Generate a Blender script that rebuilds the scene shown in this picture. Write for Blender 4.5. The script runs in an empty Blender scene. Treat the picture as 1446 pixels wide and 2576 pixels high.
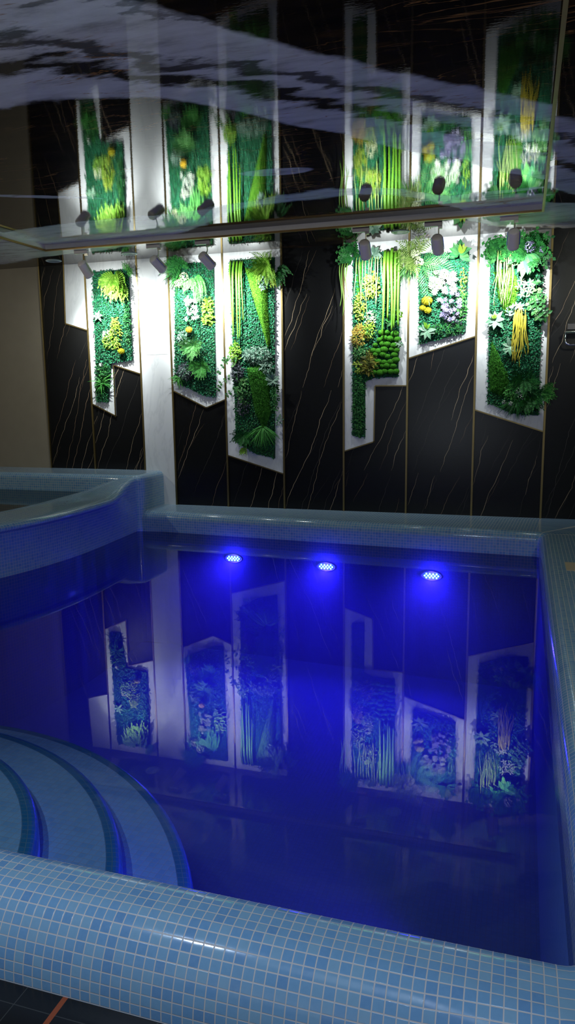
import bpy, math, random
from mathutils import Vector, Matrix, noise
rnd = random.Random(7)
V = Vector
C = bpy.context.scene.collection
Z0 = 1.34                       # camera height above the floor; heights below are relative to the eye
F = 1856.62                     # focal length in pixels of the 1446 x 2576 frame
YAW, PITCH, ROLL = 0.3079, 0.1641, -0.0129
D = 6.912                       # distance to the back wall
HS, HT, HC, HW = 1.309, 1.363, -1.167, -1.363   # border ceiling, raised ceiling, coping top, water
FLOOR = -1.34
XL = [-4.898, -4.349, -3.752, -3.403, -2.824, -2.224, -1.622, -1.022, -0.420, 0.184]   # gold strips

def basis():
    cy, sy, cp, sp = math.cos(YAW), math.sin(YAW), math.cos(PITCH), math.sin(PITCH)
    f = V((-sy*cp, cy*cp, -sp)); r = V((cy, sy, 0)); u = r.cross(f)
    c, s = math.cos(ROLL), math.sin(ROLL)
    return c*r + s*u, -s*r + c*u, f
CR, CU, CF = basis()
def wp(px, py, n=0.0):
    """wall coordinates (x, z) of a photo point, at distance n in front of the back wall"""
    d = CF*F + CR*(px-723) - CU*(py-1288)
    k = (D-n)/d.y
    return (d.x*k, d.z*k)

# ------------------------------------------------------------------ materials
class NT:
    def __init__(s, name):
        s.m = bpy.data.materials.new(name); s.m.use_nodes = True
        s.t = s.m.node_tree; s.n = s.t.nodes; s.b = s.n['Principled BSDF']; s.out = s.n['Material Output']
    def add(s, typ, **kw):
        nd = s.n.new(typ)
        for k, v in kw.items():
            if k[0] == '_': nd.inputs[k[1:].replace('_', ' ')].default_value = v
            else: setattr(nd, k, v)
        return nd
    def link(s, a, b): s.t.links.new(a, b)
    def math(s, op, a, b=None, c=None):
        nd = s.n.new('ShaderNodeMath'); nd.operation = op
        for i, x in enumerate((a, b, c)):
            if x is None: continue
            if isinstance(x, (int, float)): nd.inputs[i].default_value = x
            else: s.link(x, nd.inputs[i])
        return nd.outputs[0]
    def mix(s, fac, a, b):
        nd = s.n.new('ShaderNodeMix'); nd.data_type = 'RGBA'
        for sock, x in ((nd.inputs[0], fac), (nd.inputs[6], a), (nd.inputs[7], b)):
            if isinstance(x, (int, float)): sock.default_value = x
            elif isinstance(x, (tuple, list)): sock.default_value = tuple(x)+(1,) if len(x) == 3 else x
            else: s.link(x, sock)
        return nd.outputs[2]
    def ramp(s, fac, stops):
        nd = s.n.new('ShaderNodeValToRGB'); cr = nd.color_ramp
        while len(cr.elements) < len(stops): cr.elements.new(0.5)
        for e, (p, c) in zip(cr.elements, stops):
            e.position = p; e.color = tuple(c)+(1,) if len(c) == 3 else c
        s.link(fac, nd.inputs[0]); return nd.outputs[0]
    def noise(s, vec, scale, detail=3, rough=.5, dist=0, out=0):
        nd = s.add('ShaderNodeTexNoise'); nd.inputs['Scale'].default_value = scale; nd.inputs['Detail'].default_value = detail
        nd.inputs['Roughness'].default_value = rough; nd.inputs['Distortion'].default_value = dist
        if vec is not None: s.link(vec, nd.inputs['Vector'])
        return nd.outputs[out]
    def pos(s):
        return s.add('ShaderNodeTexCoord').outputs['Object']
    def mapping(s, vec, scale=(1,1,1), rot=(0,0,0), loc=(0,0,0)):
        nd = s.add('ShaderNodeMapping'); s.link(vec, nd.inputs[0])
        nd.inputs['Scale'].default_value = scale; nd.inputs['Rotation'].default_value = rot; nd.inputs['Location'].default_value = loc
        return nd.outputs[0]
    def bump(s, h, strength=.3, distance=.01):
        nd = s.add('ShaderNodeBump'); nd.inputs['Strength'].default_value = strength; nd.inputs['Distance'].default_value = distance
        s.link(h, nd.inputs['Height']); return nd.outputs[0]
    def set(s, **kw):
        for k, v in kw.items():
            sock = s.b.inputs[k.replace('_', ' ')]
            if isinstance(v, (int, float)): sock.default_value = v
            elif isinstance(v, tuple): sock.default_value = v+(1,) if len(v) == 3 else v
            else: s.link(v, sock)
        return s

def plain(name, col, rough=.5, metal=0.0, ior=1.5):
    t = NT(name)
    t.set(Base_Color=col, Roughness=rough, Metallic=metal, IOR=ior)
    p = t.noise(t.pos(), 9, 3)
    t.set(Base_Color=t.mix(p, tuple(c*.9 for c in col), tuple(min(1, c*1.08) for c in col)))
    return t.m

def leafmat(name, a, b, c=None, rough=.5):
    """three shades picked leaf by leaf"""
    t = NT(name)
    g = t.add('ShaderNodeNewGeometry')
    stops = [(0, a), (.55, b), (1, c or tuple(x*1.25 for x in b))]
    t.set(Base_Color=t.ramp(g.outputs['Random Per Island'], stops), Roughness=rough)
    t.b.inputs['Specular IOR Level'].default_value = .18
    return t.m

def mosaic(name, cols, grout, pitch=.025, rough=.12, var=1.0):
    t = NT(name)
    uv = t.add('ShaderNodeUVMap').outputs[0]
    sep = t.add('ShaderNodeSeparateXYZ'); t.link(uv, sep.inputs[0])
    wob = t.noise(uv, 1.6, 2)
    u = t.math('DIVIDE', sep.outputs[0], pitch); v = t.math('DIVIDE', sep.outputs[1], pitch)
    iu, iv = t.math('FLOOR', u), t.math('FLOOR', v)
    fu, fv = t.math('FRACT', u), t.math('FRACT', v)
    cmb = t.add('ShaderNodeCombineXYZ'); t.link(iu, cmb.inputs[0]); t.link(iv, cmb.inputs[1])
    wn = t.add('ShaderNodeTexWhiteNoise', noise_dimensions='2D'); t.link(cmb.outputs[0], wn.inputs['Vector'])
    n = len(cols)
    tile = t.ramp(wn.outputs['Value'], [(i/(n-1), c) for i, c in enumerate(cols)])
    # cloudy glass inside each tile
    cl = t.noise(uv, 90, 2)
    tile = t.mix(t.math('MULTIPLY', cl, .30), tile, tuple(min(1, x*1.35+.03) for x in cols[n//2]))
    def edge(f):
        return t.math('ABSOLUTE', t.math('SUBTRACT', f, .5))
    e = t.math('MAXIMUM', edge(fu), edge(fv))
    mr = t.add('ShaderNodeMapRange', interpolation_type='SMOOTHSTEP')
    mr.inputs[1].default_value = .425; mr.inputs[2].default_value = .465
    t.link(e, mr.inputs[0])
    g = mr.outputs[0]
    t.set(Base_Color=t.mix(g, tile, t.mix(wob, tuple(x*.75 for x in grout), grout)))
    t.set(Roughness=t.math('MULTIPLY_ADD', g, .55, rough))
    wn2 = t.add('ShaderNodeTexWhiteNoise', noise_dimensions='2D'); t.link(cmb.outputs[0], wn2.inputs['Vector'])
    h = t.math('SUBTRACT', t.math('MULTIPLY', t.noise(uv, 40, 1), .25), g)
    t.set(Normal=t.bump(h, .35, .0015))
    return t.m

def curve_node(t, x, pts, x0, x1, y0, y1):
    """value read off a drawn curve: pts (x, y)"""
    mr = t.add('ShaderNodeMapRange'); t.link(x, mr.inputs[0]); mr.inputs[1].default_value = x0; mr.inputs[2].default_value = x1
    fc = t.add('ShaderNodeFloatCurve'); cv = fc.mapping.curves[0]
    P = [((a-x0)/(x1-x0), (b-y0)/(y1-y0)) for a, b in pts]
    cv.points[0].location = P[0]; cv.points[1].location = P[-1]
    for p in P[1:-1]: cv.points.new(*p)
    fc.mapping.update()
    t.link(mr.outputs[0], fc.inputs['Value'])
    return t.math('MULTIPLY_ADD', fc.outputs[0], y1-y0, y0)

def smooth(t, v, a, b):
    mr = t.add('ShaderNodeMapRange', interpolation_type='SMOOTHSTEP'); t.link(v, mr.inputs[0])
    mr.inputs[1].default_value = a; mr.inputs[2].default_value = b
    return mr.outputs[0]

def ceiling_marble():
    """polished marble tray: pale rivers between black ones, with rusty veins"""
    t = NT('ceiling_marble')
    p = t.pos(); s = t.add('ShaderNodeSeparateXYZ'); t.link(p, s.inputs[0])
    X, Y = s.outputs[0], s.outputs[1]
    w1 = t.math('MULTIPLY', t.math('SUBTRACT', t.noise(t.mapping(p, (1, 1.6, 1)), 1.6, 5, .6), .5), .34)
    Yw = t.math('ADD', Y, w1)
    def dist(pts):
        return t.math('SUBTRACT', Yw, curve_node(t, X, pts, -7, 3, -8, 16))
    b1 = dist([(-7, 1.0), (-3, 1.6), (-1.384, 2.565), (-.985, 3.06), (-.53, 3.5), (.084, 4.12), (1.2, 5.2), (3, 7)])
    b2 = dist([(-7, 3.6), (-4, 3.2), (-2.45, 3.27), (-1.93, 3.30), (-1.49, 3.59), (-1.25, 3.88), (-.74, 4.5), (0, 5.4), (1, 6.4), (3, 8)])
    lo = dist([(-7, 6.2), (-4.3, 5.6), (-3.4, 5.5), (-2.48, 5.5), (-2.05, 5.36), (-1.65, 5.28), (-1.27, 5.25), (-.9, 5.34), (-.6, 5.7), (.1, 5.9), (3, 8)])
    s1 = dist([(-7, 2.0), (-3, 2.3), (-2.0, 2.68), (-1.63, 2.93), (-1.32, 3.11), (-1.07, 3.32), (-.4, 3.95), (1, 5.3), (3, 7)])
    s2 = dist([(-7, 2.6), (-3, 2.7), (-2.18, 2.9), (-1.9, 2.96), (-1.58, 3.19), (-1.15, 3.55), (-.9, 3.8), (0, 4.75), (1, 6), (3, 8)])
    dk, dk2 = (.006, .005, .005), (.02, .013, .008)
    fine = t.noise(t.mapping(p, (1, 3.5, 1), (0, 0, .5)), 3.0, 8, .62)
    pale = t.ramp(fine, [(.25, (.30, .27, .24)), (.45, (.68, .63, .57)), (.62, (.80, .75, .69)), (.8, (.55, .50, .45))])
    black = t.ramp(t.noise(t.mapping(p, (.6, 3, 1), (0, 0, .45)), 3.2, 7, .6), [(.3, dk), (.55, dk2), (.62, (.05, .025, .01)), (.66, dk)])
    up1, up2, up3 = smooth(t, b1, -.02, .05), smooth(t, b2, -.03, .03), smooth(t, lo, -.03, .03)
    low_end = smooth(t, t.math('SUBTRACT', lo, curve_node(t, X, [(-7, .9), (-3.4, .8), (-2.6, .42), (-2.0, .17), (-1.4, .20), (-1.0, .2), (-.6, .3), (0, .9), (3, .9)], -7, 3, 0, 1)), -.04, .04)
    col = t.mix(up1, black, pale)
    col = t.mix(up2, col, black)
    col = t.mix(up3, col, pale)
    col = t.mix(low_end, col, black)
    for q, wid, k in ((s1, .09, .85), (s2, .13, .97), (t.math('ADD', s1, .42), .05, .6)):       # dark streaks inside the pale river
        a = t.math('ABSOLUTE', t.math('ADD', q, t.math('MULTIPLY', t.math('SUBTRACT', fine, .5), .5)))
        f = t.math('MULTIPLY', t.math('SUBTRACT', 1.0, smooth(t, a, wid*.25, wid)), k)
        col = t.mix(f, col, dk2)
    for ex, ey, ea, eb, rot in ((-1.55, 4.72, .24, .075, .10), (-3.3, 4.72, .45, .04, .45), (-.35, 5.75, .5, .05, -.1)):     # pale islands in the black
        dx, dy = t.math('SUBTRACT', X, ex), t.math('SUBTRACT', t.math('MULTIPLY_ADD', w1, .3, Y), ey)
        u = t.math('DIVIDE', t.math('MULTIPLY_ADD', dx, math.cos(rot), t.math('MULTIPLY', dy, math.sin(rot))), ea)
        v = t.math('DIVIDE', t.math('MULTIPLY_ADD', dx, -math.sin(rot), t.math('MULTIPLY', dy, math.cos(rot))), eb)
        rr = t.math('MULTIPLY_ADD', u, u, t.math('MULTIPLY', v, v))
        col = t.mix(t.math('SUBTRACT', 1.0, smooth(t, rr, .75, 1.15)), col, pale)
    # rusty hair veins
    vn = t.math('ABSOLUTE', t.math('SUBTRACT', t.noise(t.mapping(p, (.55, 3.2, 1), (0, 0, .42)), 2.3, 5, .55, .6), .5))
    gold = t.math('MULTIPLY', t.math('SUBTRACT', 1.0, smooth(t, vn, .0, .011)), smooth(t, t.noise(p, 2.1, 2), .42, .6))
    col = t.mix(t.math('MULTIPLY', gold, .8), col, (.38, .17, .05))
    t.set(Base_Color=col, Roughness=.03, IOR=1.39)
    h = t.noise(t.mapping(p, (26, 85, 1)), 1.0, 2, .5)
    h2 = t.noise(t.mapping(p, (1.2, 1.2, 1)), 1.0, 1, .5)
    t.set(Normal=t.bump(t.math('MULTIPLY_ADD', h2, 2.5, h), .16, .0006))
    return t.m

def white_marble():
    t = NT('white_marble'); p = t.pos()
    n = t.math('ABSOLUTE', t.math('SUBTRACT', t.noise(t.mapping(p, (2.4, 1, .8), (0, .5, 0)), 1.8, 6, .6, .5), .5))
    v = t.math('MULTIPLY', t.math('SUBTRACT', 1.0, smooth(t, n, 0, .03)), .25)
    t.set(Base_Color=t.mix(v, t.mix(t.noise(p, 2.2, 3), (.62, .63, .65), (.72, .72, .73)), (.42, .43, .46)), Roughness=.28)
    return t.m

def floor_mat():
    t = NT('dark_floor_tile'); p = t.pos()
    s = t.add('ShaderNodeSeparateXYZ'); t.link(p, s.inputs[0])
    def line(v, pitch, off, w):
        f = t.math('ABSOLUTE', t.math('SUBTRACT', t.math('FRACT', t.math('DIVIDE', t.math('ADD', v, off), pitch)), .5))
        return t.math('LESS_THAN', f, w/pitch)
    g = t.math('MAXIMUM', line(s.outputs[0], .33, 1.03+.165, .0012), line(s.outputs[1], .33, -1.185+.165, .0012))
    og = line(s.outputs[0], 1.32, .93+.66, .0065)
    base = t.ramp(t.noise(p, 5, 6, .6), [(.3, (.003, .003, .003)), (.7, (.007, .0065, .006))])
    col = t.mix(g, base, (.03, .03, .028)); col = t.mix(og, col, (.22, .05, .015))
    t.set(Base_Color=col, Roughness=.3)
    return t.m

def water_mat(name, ior=1.33, tint=(.55, .66, .72), bumps=.35):
    t = NT(name); t.n.remove(t.b)
    p = t.pos()
    h = t.math('ADD', t.noise(t.mapping(p, (1.6, 2.4, 1)), 1.0, 1, .4), t.math('MULTIPLY', t.noise(t.mapping(p, (9, 26, 1)), 1.0, 2, .5), .05))
    nrm = t.bump(h, bumps, .0003)
    fr = t.add('ShaderNodeFresnel'); fr.inputs['IOR'].default_value = ior; t.link(nrm, fr.inputs['Normal'])
    gl = t.add('ShaderNodeBsdfGlossy'); gl.inputs['Roughness'].default_value = .0; t.link(nrm, gl.inputs['Normal'])
    tr = t.add('ShaderNodeBsdfTransparent'); tr.inputs[0].default_value = tint+(1,)
    mx = t.add('ShaderNodeMixShader'); t.link(fr.outputs[0], mx.inputs[0]); t.link(tr.outputs[0], mx.inputs[1]); t.link(gl.outputs[0], mx.inputs[2])
    t.link(mx.outputs[0], t.out.inputs['Surface'])
    return t

def clear_mat(name):
    t = NT(name); t.n.remove(t.b)
    tr = t.add('ShaderNodeBsdfTransparent'); t.link(tr.outputs[0], t.out.inputs['Surface'])
    return t
def add_volume(t, dens, col, absorb, acol):
    sc = t.add('ShaderNodeVolumeScatter'); sc.inputs['Color'].default_value = col+(1,); sc.inputs['Density'].default_value = dens; sc.inputs['Anisotropy'].default_value = .25
    ab = t.add('ShaderNodeVolumeAbsorption'); ab.inputs['Color'].default_value = acol+(1,); ab.inputs['Density'].default_value = absorb
    ad = t.add('ShaderNodeAddShader'); t.link(sc.outputs[0], ad.inputs[0]); t.link(ab.outputs[0], ad.inputs[1])
    t.link(ad.outputs[0], t.out.inputs['Volume'])

def emitter(name, col, strength):
    t = NT(name)
    t.set(Base_Color=(.1, .1, .1), Emission_Color=col, Emission_Strength=strength)
    return t.m

M = {}
M['black'] = plain('black_marble', (.0055, .0055, .006), .26, ior=1.38)
M['vein'] = plain('gold_vein', (.42, .30, .19), .35)
M['vein2'] = plain('copper_vein', (.24, .15, .09), .35)
M['vein3'] = plain('faint_vein', (.05, .042, .036), .35)
M['white'] = white_marble()
M['brass'] = plain('brushed_brass', (.27, .20, .085), .38, 1.0)
M['dark_brass'] = plain('dark_brass', (.34, .20, .07), .4, .6)
M['ceiling'] = ceiling_marble()
M['lip'] = plain('grey_lip', (.72, .65, .63), .25)
M['beige'] = plain('beige_plaster', (.25, .21, .155), .6)
M['floor'] = floor_mat()
M['room'] = plain('grey_wall', (.18, .17, .16), .6)
BL = [(.095, .215, .40), (.12, .26, .435), (.135, .28, .44), (.15, .295, .44), (.175, .315, .43), (.105, .245, .44)]
M['mosaic'] = mosaic('blue_mosaic', BL, (.50, .49, .49))
M['mosaic_pool'] = mosaic('pool_mosaic', [(.26, .46, .70), (.32, .52, .74), (.36, .55, .76), (.30, .50, .74)], (.5, .58, .68), rough=.5)
M['nosing'] = mosaic('teal_mosaic', [(.02, .16, .30), (.035, .21, .36), (.025, .19, .40)], (.18, .30, .40), rough=.3)
M['spot_body'] = plain('taupe_lamp_metal', (.80, .69, .67), .4, .0)
M['spot_box'] = plain('taupe_adapter', (.52, .45, .45), .5)
M['spot_arm'] = plain('nickel_arm', (.55, .50, .44), .3, 1.0)
M['lens'] = emitter('lamp_lens', (.95, 1, 1), 12)
M['chrome'] = plain('chrome', (.72, .70, .70), .12, 1.0)
M['steel'] = plain('brushed_steel', (.5, .5, .52), .35, 1.0)
M['led'] = emitter('led_cells', (.22, .68, 1.0), 18)
M['led_face'] = plain('led_face', (.25, .4, .9), .3)
M['downlight'] = plain('white_downlight', (.55, .58, .55), .4)
M['down_lens'] = plain('frosted_lens', (.30, .33, .32), .25)
M['marker'] = plain('tan_marker_tile', (.50, .40, .27), .4)
M['water'] = water_mat('pool_water')
M['water_clear'] = clear_mat('pool_water_side')
for k in ('water', 'water_clear'):
    add_volume(M[k], .26, (.85, .95, 1.0), .06, (.35, .5, 1.0)); M[k] = M[k].m
t_ = water_mat('hot_tub_water', 1.33, (.75, .88, .85), .15); M['tub_water'] = t_.m
# plants
M['box'] = leafmat('boxwood', (.005, .065, .025), (.011, .125, .052), (.025, .20, .095))
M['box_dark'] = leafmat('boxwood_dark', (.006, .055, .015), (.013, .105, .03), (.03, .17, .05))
M['backing'] = plain('dark_green_backing', (.004, .035, .018), .8)
M['lime'] = leafmat('lime_fern', (.07, .20, .012), (.14, .30, .025), (.24, .40, .06))
M['yellowgreen'] = leafmat('yellow_green_leaf', (.08, .19, .012), (.17, .27, .025), (.28, .31, .045))
M['amber'] = leafmat('amber_leaf', (.22, .13, .02), (.36, .24, .04), (.26, .32, .04))
M['fern'] = leafmat('green_fern', (.02, .13, .02), (.05, .24, .04), (.10, .34, .07))
M['fern_dark'] = leafmat('dark_fern', (.006, .05, .012), (.014, .10, .02), (.03, .16, .03))
M['palm'] = leafmat('palm_green', (.03, .15, .03), (.07, .23, .055), (.13, .32, .10))
M['bamboo'] = leafmat('bamboo_leaf', (.07, .15, .025), (.15, .23, .05), (.23, .31, .09))
M['moss_lime'] = leafmat('lime_moss', (.03, .12, .006), (.055, .17, .01), (.09, .23, .016), .9)
M['moss_green'] = leafmat('green_moss', (.018, .10, .006), (.035, .165, .009), (.06, .22, .018), .9)
M['moss_dark'] = leafmat('dark_moss', (.012, .075, .006), (.025, .13, .01), (.045, .18, .02), .9)
M['moss_yellow'] = leafmat('yellow_moss', (.20, .18, .006), (.29, .26, .009), (.38, .33, .02), .9)
M['moss_orange'] = leafmat('orange_moss', (.42, .25, .012), (.55, .34, .02), (.62, .42, .05), .9)
M['white_petal'] = leafmat('white_petal', (.36, .40, .34), (.55, .58, .52), (.70, .72, .68))
M['cream_petal'] = leafmat('cream_petal', (.32, .38, .20), (.48, .52, .32), (.60, .63, .44))
M['lilac'] = leafmat('lilac_petal', (.07, .06, .12), (.15, .13, .24), (.42, .42, .55))
M['purple'] = leafmat('dark_purple_leaf', (.012, .02, .022), (.05, .05, .07), (.10, .12, .13))
M['dusty'] = leafmat('dusty_leaf', (.06, .13, .09), (.13, .22, .165), (.24, .33, .27))
M['pale_leaf'] = leafmat('pale_leaf', (.08, .19, .11), (.15, .27, .18), (.25, .36, .27))
M['ivy'] = leafmat('ivy_leaf', (.012, .08, .018), (.035, .15, .035), (.13, .25, .09))
M['croton'] = leafmat('croton_leaf', (.04, .05, .02), (.12, .14, .02), (.28, .24, .04))
M['rubber'] = leafmat('rubber_leaf', (.025, .13, .045), (.05, .20, .07), (.10, .27, .08), .3)
M['vine_lime'] = plain('lime_vine', (.14, .28, .04), .6)
M['cactus'] = plain('lime_cactus_stem', (.10, .27, .014), .5)
M['vine_pale'] = plain('pale_vine', (.22, .32, .08), .6)
M['vine_yellow'] = plain('yellow_vine', (.36, .30, .02), .6)
M['stem'] = plain('green_stem', (.04, .10, .02), .6)

# ------------------------------------------------------------------ mesh building
class MB:
    def __init__(s): s.v = []; s.f = []; s.mi = []; s.uv = []
    def quad(s, a, b, c, d, mi=0, uv=None):
        i = len(s.v); s.v += [tuple(a), tuple(b), tuple(c), tuple(d)]; s.f.append((i, i+1, i+2, i+3)); s.mi.append(mi); s.uv.append(uv)
    def face(s, idx, mi=0, uv=None): s.f.append(tuple(idx)); s.mi.append(mi); s.uv.append(uv)
    def box(s, lo, hi, mi=0):
        x0, y0, z0 = lo; x1, y1, z1 = hi; i = len(s.v)
        s.v += [(x0,y0,z0),(x1,y0,z0),(x1,y1,z0),(x0,y1,z0),(x0,y0,z1),(x1,y0,z1),(x1,y1,z1),(x0,y1,z1)]
        for q in ((3,2,1,0),(4,5,6,7),(0,1,5,4),(1,2,6,5),(2,3,7,6),(3,0,4,7)): s.face([i+k for k in q], mi)
    def prism(s, poly, fn, a, b, mi=0):
        """poly in 2-D, fn(p, h) -> 3-D point; extruded from h=a (back) to h=b (front)"""
        n = len(poly); i = len(s.v)
        s.v += [tuple(fn(p, a)) for p in poly] + [tuple(fn(p, b)) for p in poly]
        s.face(range(i+n, i+2*n), mi); s.face(range(i+n-1, i-1, -1), mi)
        for k in range(n): s.face((i+k, i+(k+1) % n, i+n+(k+1) % n, i+n+k), mi)
    def tube(s, pts, r, n=6, mi=0, cap=True):
        pts = [V(p) for p in pts]; m = len(pts); i = len(s.v)
        for k, p in enumerate(pts):
            d = (pts[min(k+1, m-1)]-pts[max(k-1, 0)]).normalized()
            a = d.cross(V((0, 1, 0)) if abs(d.y) < .9 else V((1, 0, 0))).normalized(); b = d.cross(a)
            rr = r(k/(m-1)) if callable(r) else r
            for j in range(n):
                t = 2*math.pi*j/n; s.v.append(tuple(p + a*math.cos(t)*rr + b*math.sin(t)*rr))
        for k in range(m-1):
            for j in range(n):
                s.face((i+k*n+j, i+k*n+(j+1) % n, i+(k+1)*n+(j+1) % n, i+(k+1)*n+j), mi)
        if cap:
            s.face([i+j for j in range(n)][::-1], mi); s.face([i+(m-1)*n+j for j in range(n)], mi)
    def lathe(s, prof, origin, axis, n=28, mi=0):
        """prof: (radius, height) along axis from origin"""
        ax = V(axis).normalized(); a = ax.cross(V((0, 0, 1)) if abs(ax.z) < .9 else V((1, 0, 0))).normalized(); b = ax.cross(a); o = V(origin); i = len(s.v)
        for r, h in prof:
            for j in range(n):
                t = 2*math.pi*j/n; s.v.append(tuple(o + ax*h + a*r*math.cos(t) + b*r*math.sin(t)))
        for k in range(len(prof)-1):
            for j in range(n): s.face((i+k*n+j, i+k*n+(j+1) % n, i+(k+1)*n+(j+1) % n, i+(k+1)*n+j), mi)
        s.face([i+j for j in range(n)][::-1], mi); s.face([i+(len(prof)-1)*n+j for j in range(n)], mi)
    def build(s, name, mats, parent=None, smooth=False, z0=True, bevel=0):
        me = bpy.data.meshes.new(name)
        dz = Z0 if z0 else 0
        org = V((0, 0, 0))
        if parent is not None: org = V(parent.get('_o', (0, 0, 0)))
        me.from_pydata([(x-org.x, y-org.y, z+dz-org.z) for x, y, z in s.v], [], s.f)
        if not isinstance(mats, (list, tuple)): mats = [mats]
        for m in mats: me.materials.append(m)
        me.polygons.foreach_set('material_index', s.mi)
        if any(s.uv):
            ul = me.uv_layers.new(name='UVMap')
            for p, uv in zip(me.polygons, s.uv):
                if uv:
                    for li, q in zip(p.loop_indices, uv): ul.data[li].uv = q
        if smooth: me.polygons.foreach_set('use_smooth', [True]*len(me.polygons))
        me.update()
        o = bpy.data.objects.new(name, me); C.objects.link(o)
        if parent is not None: o.parent = parent
        if bevel:
            b = o.modifiers.new('edge', 'BEVEL'); b.width = bevel; b.segments = 2; b.limit_method = 'ANGLE'
        return o

ORIG = {}
def thing(name, label, cat, loc=(0, 0, 0), group=None):
    o = bpy.data.objects.new(name, None); C.objects.link(o)
    o.empty_display_size = .05
    o.location = (loc[0], loc[1], loc[2]+Z0)
    o['_o'] = (loc[0], loc[1], loc[2]+Z0)
    o['label'] = label; o['category'] = cat
    if group: o['group'] = group
    return o
def tag(o, label, cat, group=None, kind=None):
    o['label'] = label; o['category'] = cat
    if group: o['group'] = group
    if kind: o['kind'] = kind
    return o
def struct(o, label=None, cat=None):
    o['kind'] = 'structure'
    if label: o['label'] = label
    if cat: o['category'] = cat
    return o
def wallpt(p, h): return (p[0], D-h, p[1])

# ------------------------------------------------------------------ room shell
RX0, RX1, RY0 = -7.2, 2.6, -3.2
def slab(name, mat, lo, hi, **kw):
    m = MB(); m.box(lo, hi); return m.build(name, mat, **kw)

# black marble back wall with its gold veins (one slab per strip, joints at different heights)
m = MB()
m.box((XL[0], D, FLOOR-.02), (RX1, D+.10, HS+.02), 0)
def vein(x0, z0, z1, w, mi, lo, hi, lean):
    """a crooked thin line climbing to the right, clipped to its own slab"""
    pts = []; x, z = x0, z0; st = .035; a = lean
    while z < z1:
        pts.append((x, z)); a += rnd.uniform(-.10, .10) + (lean-a)*.18
        x += st*a*.37 + rnd.uniform(-.0095, .0095); z += st
    ph = rnd.uniform(0, 6)
    run = []
    def flush(r):
        if len(r) < 2: return
        i = len(m.v); n = len(r)
        for k, (px_, pz_) in enumerate(r):
            e = min(1, min(k, n-1-k)/6.0+.25)
            ww = w*e*(.55+.45*abs(math.sin(ph+k*.33)))
            m.v += [(px_-ww, D-.0006, pz_), (px_+ww, D-.0006, pz_)]
        for k in range(n-1): m.face((i+2*k, i+2*k+1, i+2*k+3, i+2*k+2), mi)
    for q in pts:
        if lo+.004 < q[0] < hi-.004: run.append(q)
        else: flush(run); run = []
    flush(run)
    return pts
JOINT = [.354, .354, 0, .40, .40, .017, -.769, -.769, -.30, .2, .5, -.4, .3]
edges = XL + [.784, 1.384, 1.984, 2.584]
for c in range(len(edges)-1):
    if c == 2: continue
    lo, hi = edges[c], edges[c+1]
    zs = [FLOOR, JOINT[c], HS]
    for za, zb in zip(zs[:-1], zs[1:]):
        x = lo - .55 + rnd.uniform(0, .05)
        while x < hi:
            mi = rnd.choice((1, 1, 2, 3, 3, 2))
            w = {1: .0017, 2: .0015, 3: .0014}[mi]*rnd.uniform(.75, 1.35)
            za2 = za + (0 if rnd.random() < .6 else rnd.uniform(0, .5)*(zb-za))
            zb2 = zb if rnd.random() < .6 else zb - rnd.uniform(0, .55)*(zb-za)
            if zb2-za2 > .15:
                pts = vein(x, za2, zb2, w, mi, lo, hi, rnd.uniform(.75, 1.25))
                if rnd.random() < .45 and len(pts) > 8:      # a side branch
                    q = pts[rnd.randrange(3, len(pts)-4)]
                    vein(q[0], q[1], min(zb2, q[1]+rnd.uniform(.2, .5)), w*.7, rnd.choice((2, 3)), lo, hi, rnd.uniform(1.3, 2.0))
            x += rnd.uniform(.07, .15)
struct(m.build('wall_back', [M['black'], M['vein'], M['vein2'], M['vein3']]))
struct(slab('wall_left', M['beige'], (RX0, D-.0, FLOOR-.02), (XL[0], D+.10, HS+.02)))
struct(slab('wall_right', M['room'], (RX1, RY0-.1, FLOOR-.02), (RX1+.1, D+.1, HT+.1)))
struct(slab('wall_side', M['beige'], (RX0-.1, RY0-.1, FLOOR-.02), (RX0, D+.1, HT+.1)))
struct(slab('wall_front', M['room'], (RX0, RY0-.1, FLOOR-.02), (RX1, RY0, HT+.1)))
# ceiling: raised polished tray and the lower border round it
TX0, TX1, TY1 = -4.32, .098, 6.21
struct(slab('ceiling', M['ceiling'], (TX0, RY0, HT), (TX1, TY1, HT+.08)))
m = MB()
m.box((RX0, TY1, HS), (RX1, D, HT+.08)); m.box((RX0, RY0, HS), (TX0, TY1, HT+.08)); m.box((TX1, RY0, HS), (RX1, TY1, HT+.08))
struct(m.build('ceiling_border', M['ceiling']))
# grey lip with its gold bead
m = MB(); m.box((TX0, TY1-.006, HS+.012), (TX1, TY1, HT)); m.box((TX0, RY0, HS+.012), (TX0+.006, TY1-.006, HT)); m.box((TX1-.006, RY0, HS+.012), (TX1, TY1-.006, HT))
struct(m.build('trim_1', M['lip']))
m = MB(); m.box((TX0, TY1-.018, HS-.004), (TX1, TY1, HS+.012)); m.box((TX0, RY0, HS-.004), (TX0+.018, TY1-.018, HS+.012)); m.box((TX1-.018, RY0, HS-.004), (TX1, TY1-.018, HS+.012))
struct(m.build('trim_2', M['dark_brass']))
for k, x in enumerate(XL):       # gold strips between the wall slabs
    m = MB(); w_ = .0085 if k else .006
    m.box((x-w_, D-.016, FLOOR), (x+w_, D, HS))
    struct(m.build('trim_%d' % (k+3), M['brass']))
# floor (with the pool opening)
PX0, PX1, PYF = -5.2, .165, 1.49
m = MB()
m.box((RX0, RY0, FLOOR-.06), (RX1, PYF-.03, FLOOR)); m.box((PX1+.03, PYF-.03, FLOOR-.06), (RX1, D, FLOOR)); m.box((RX0, PYF-.03, FLOOR-.06), (PX0-.03, D, FLOOR))
struct(m.build('floor', M['floor']))

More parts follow.
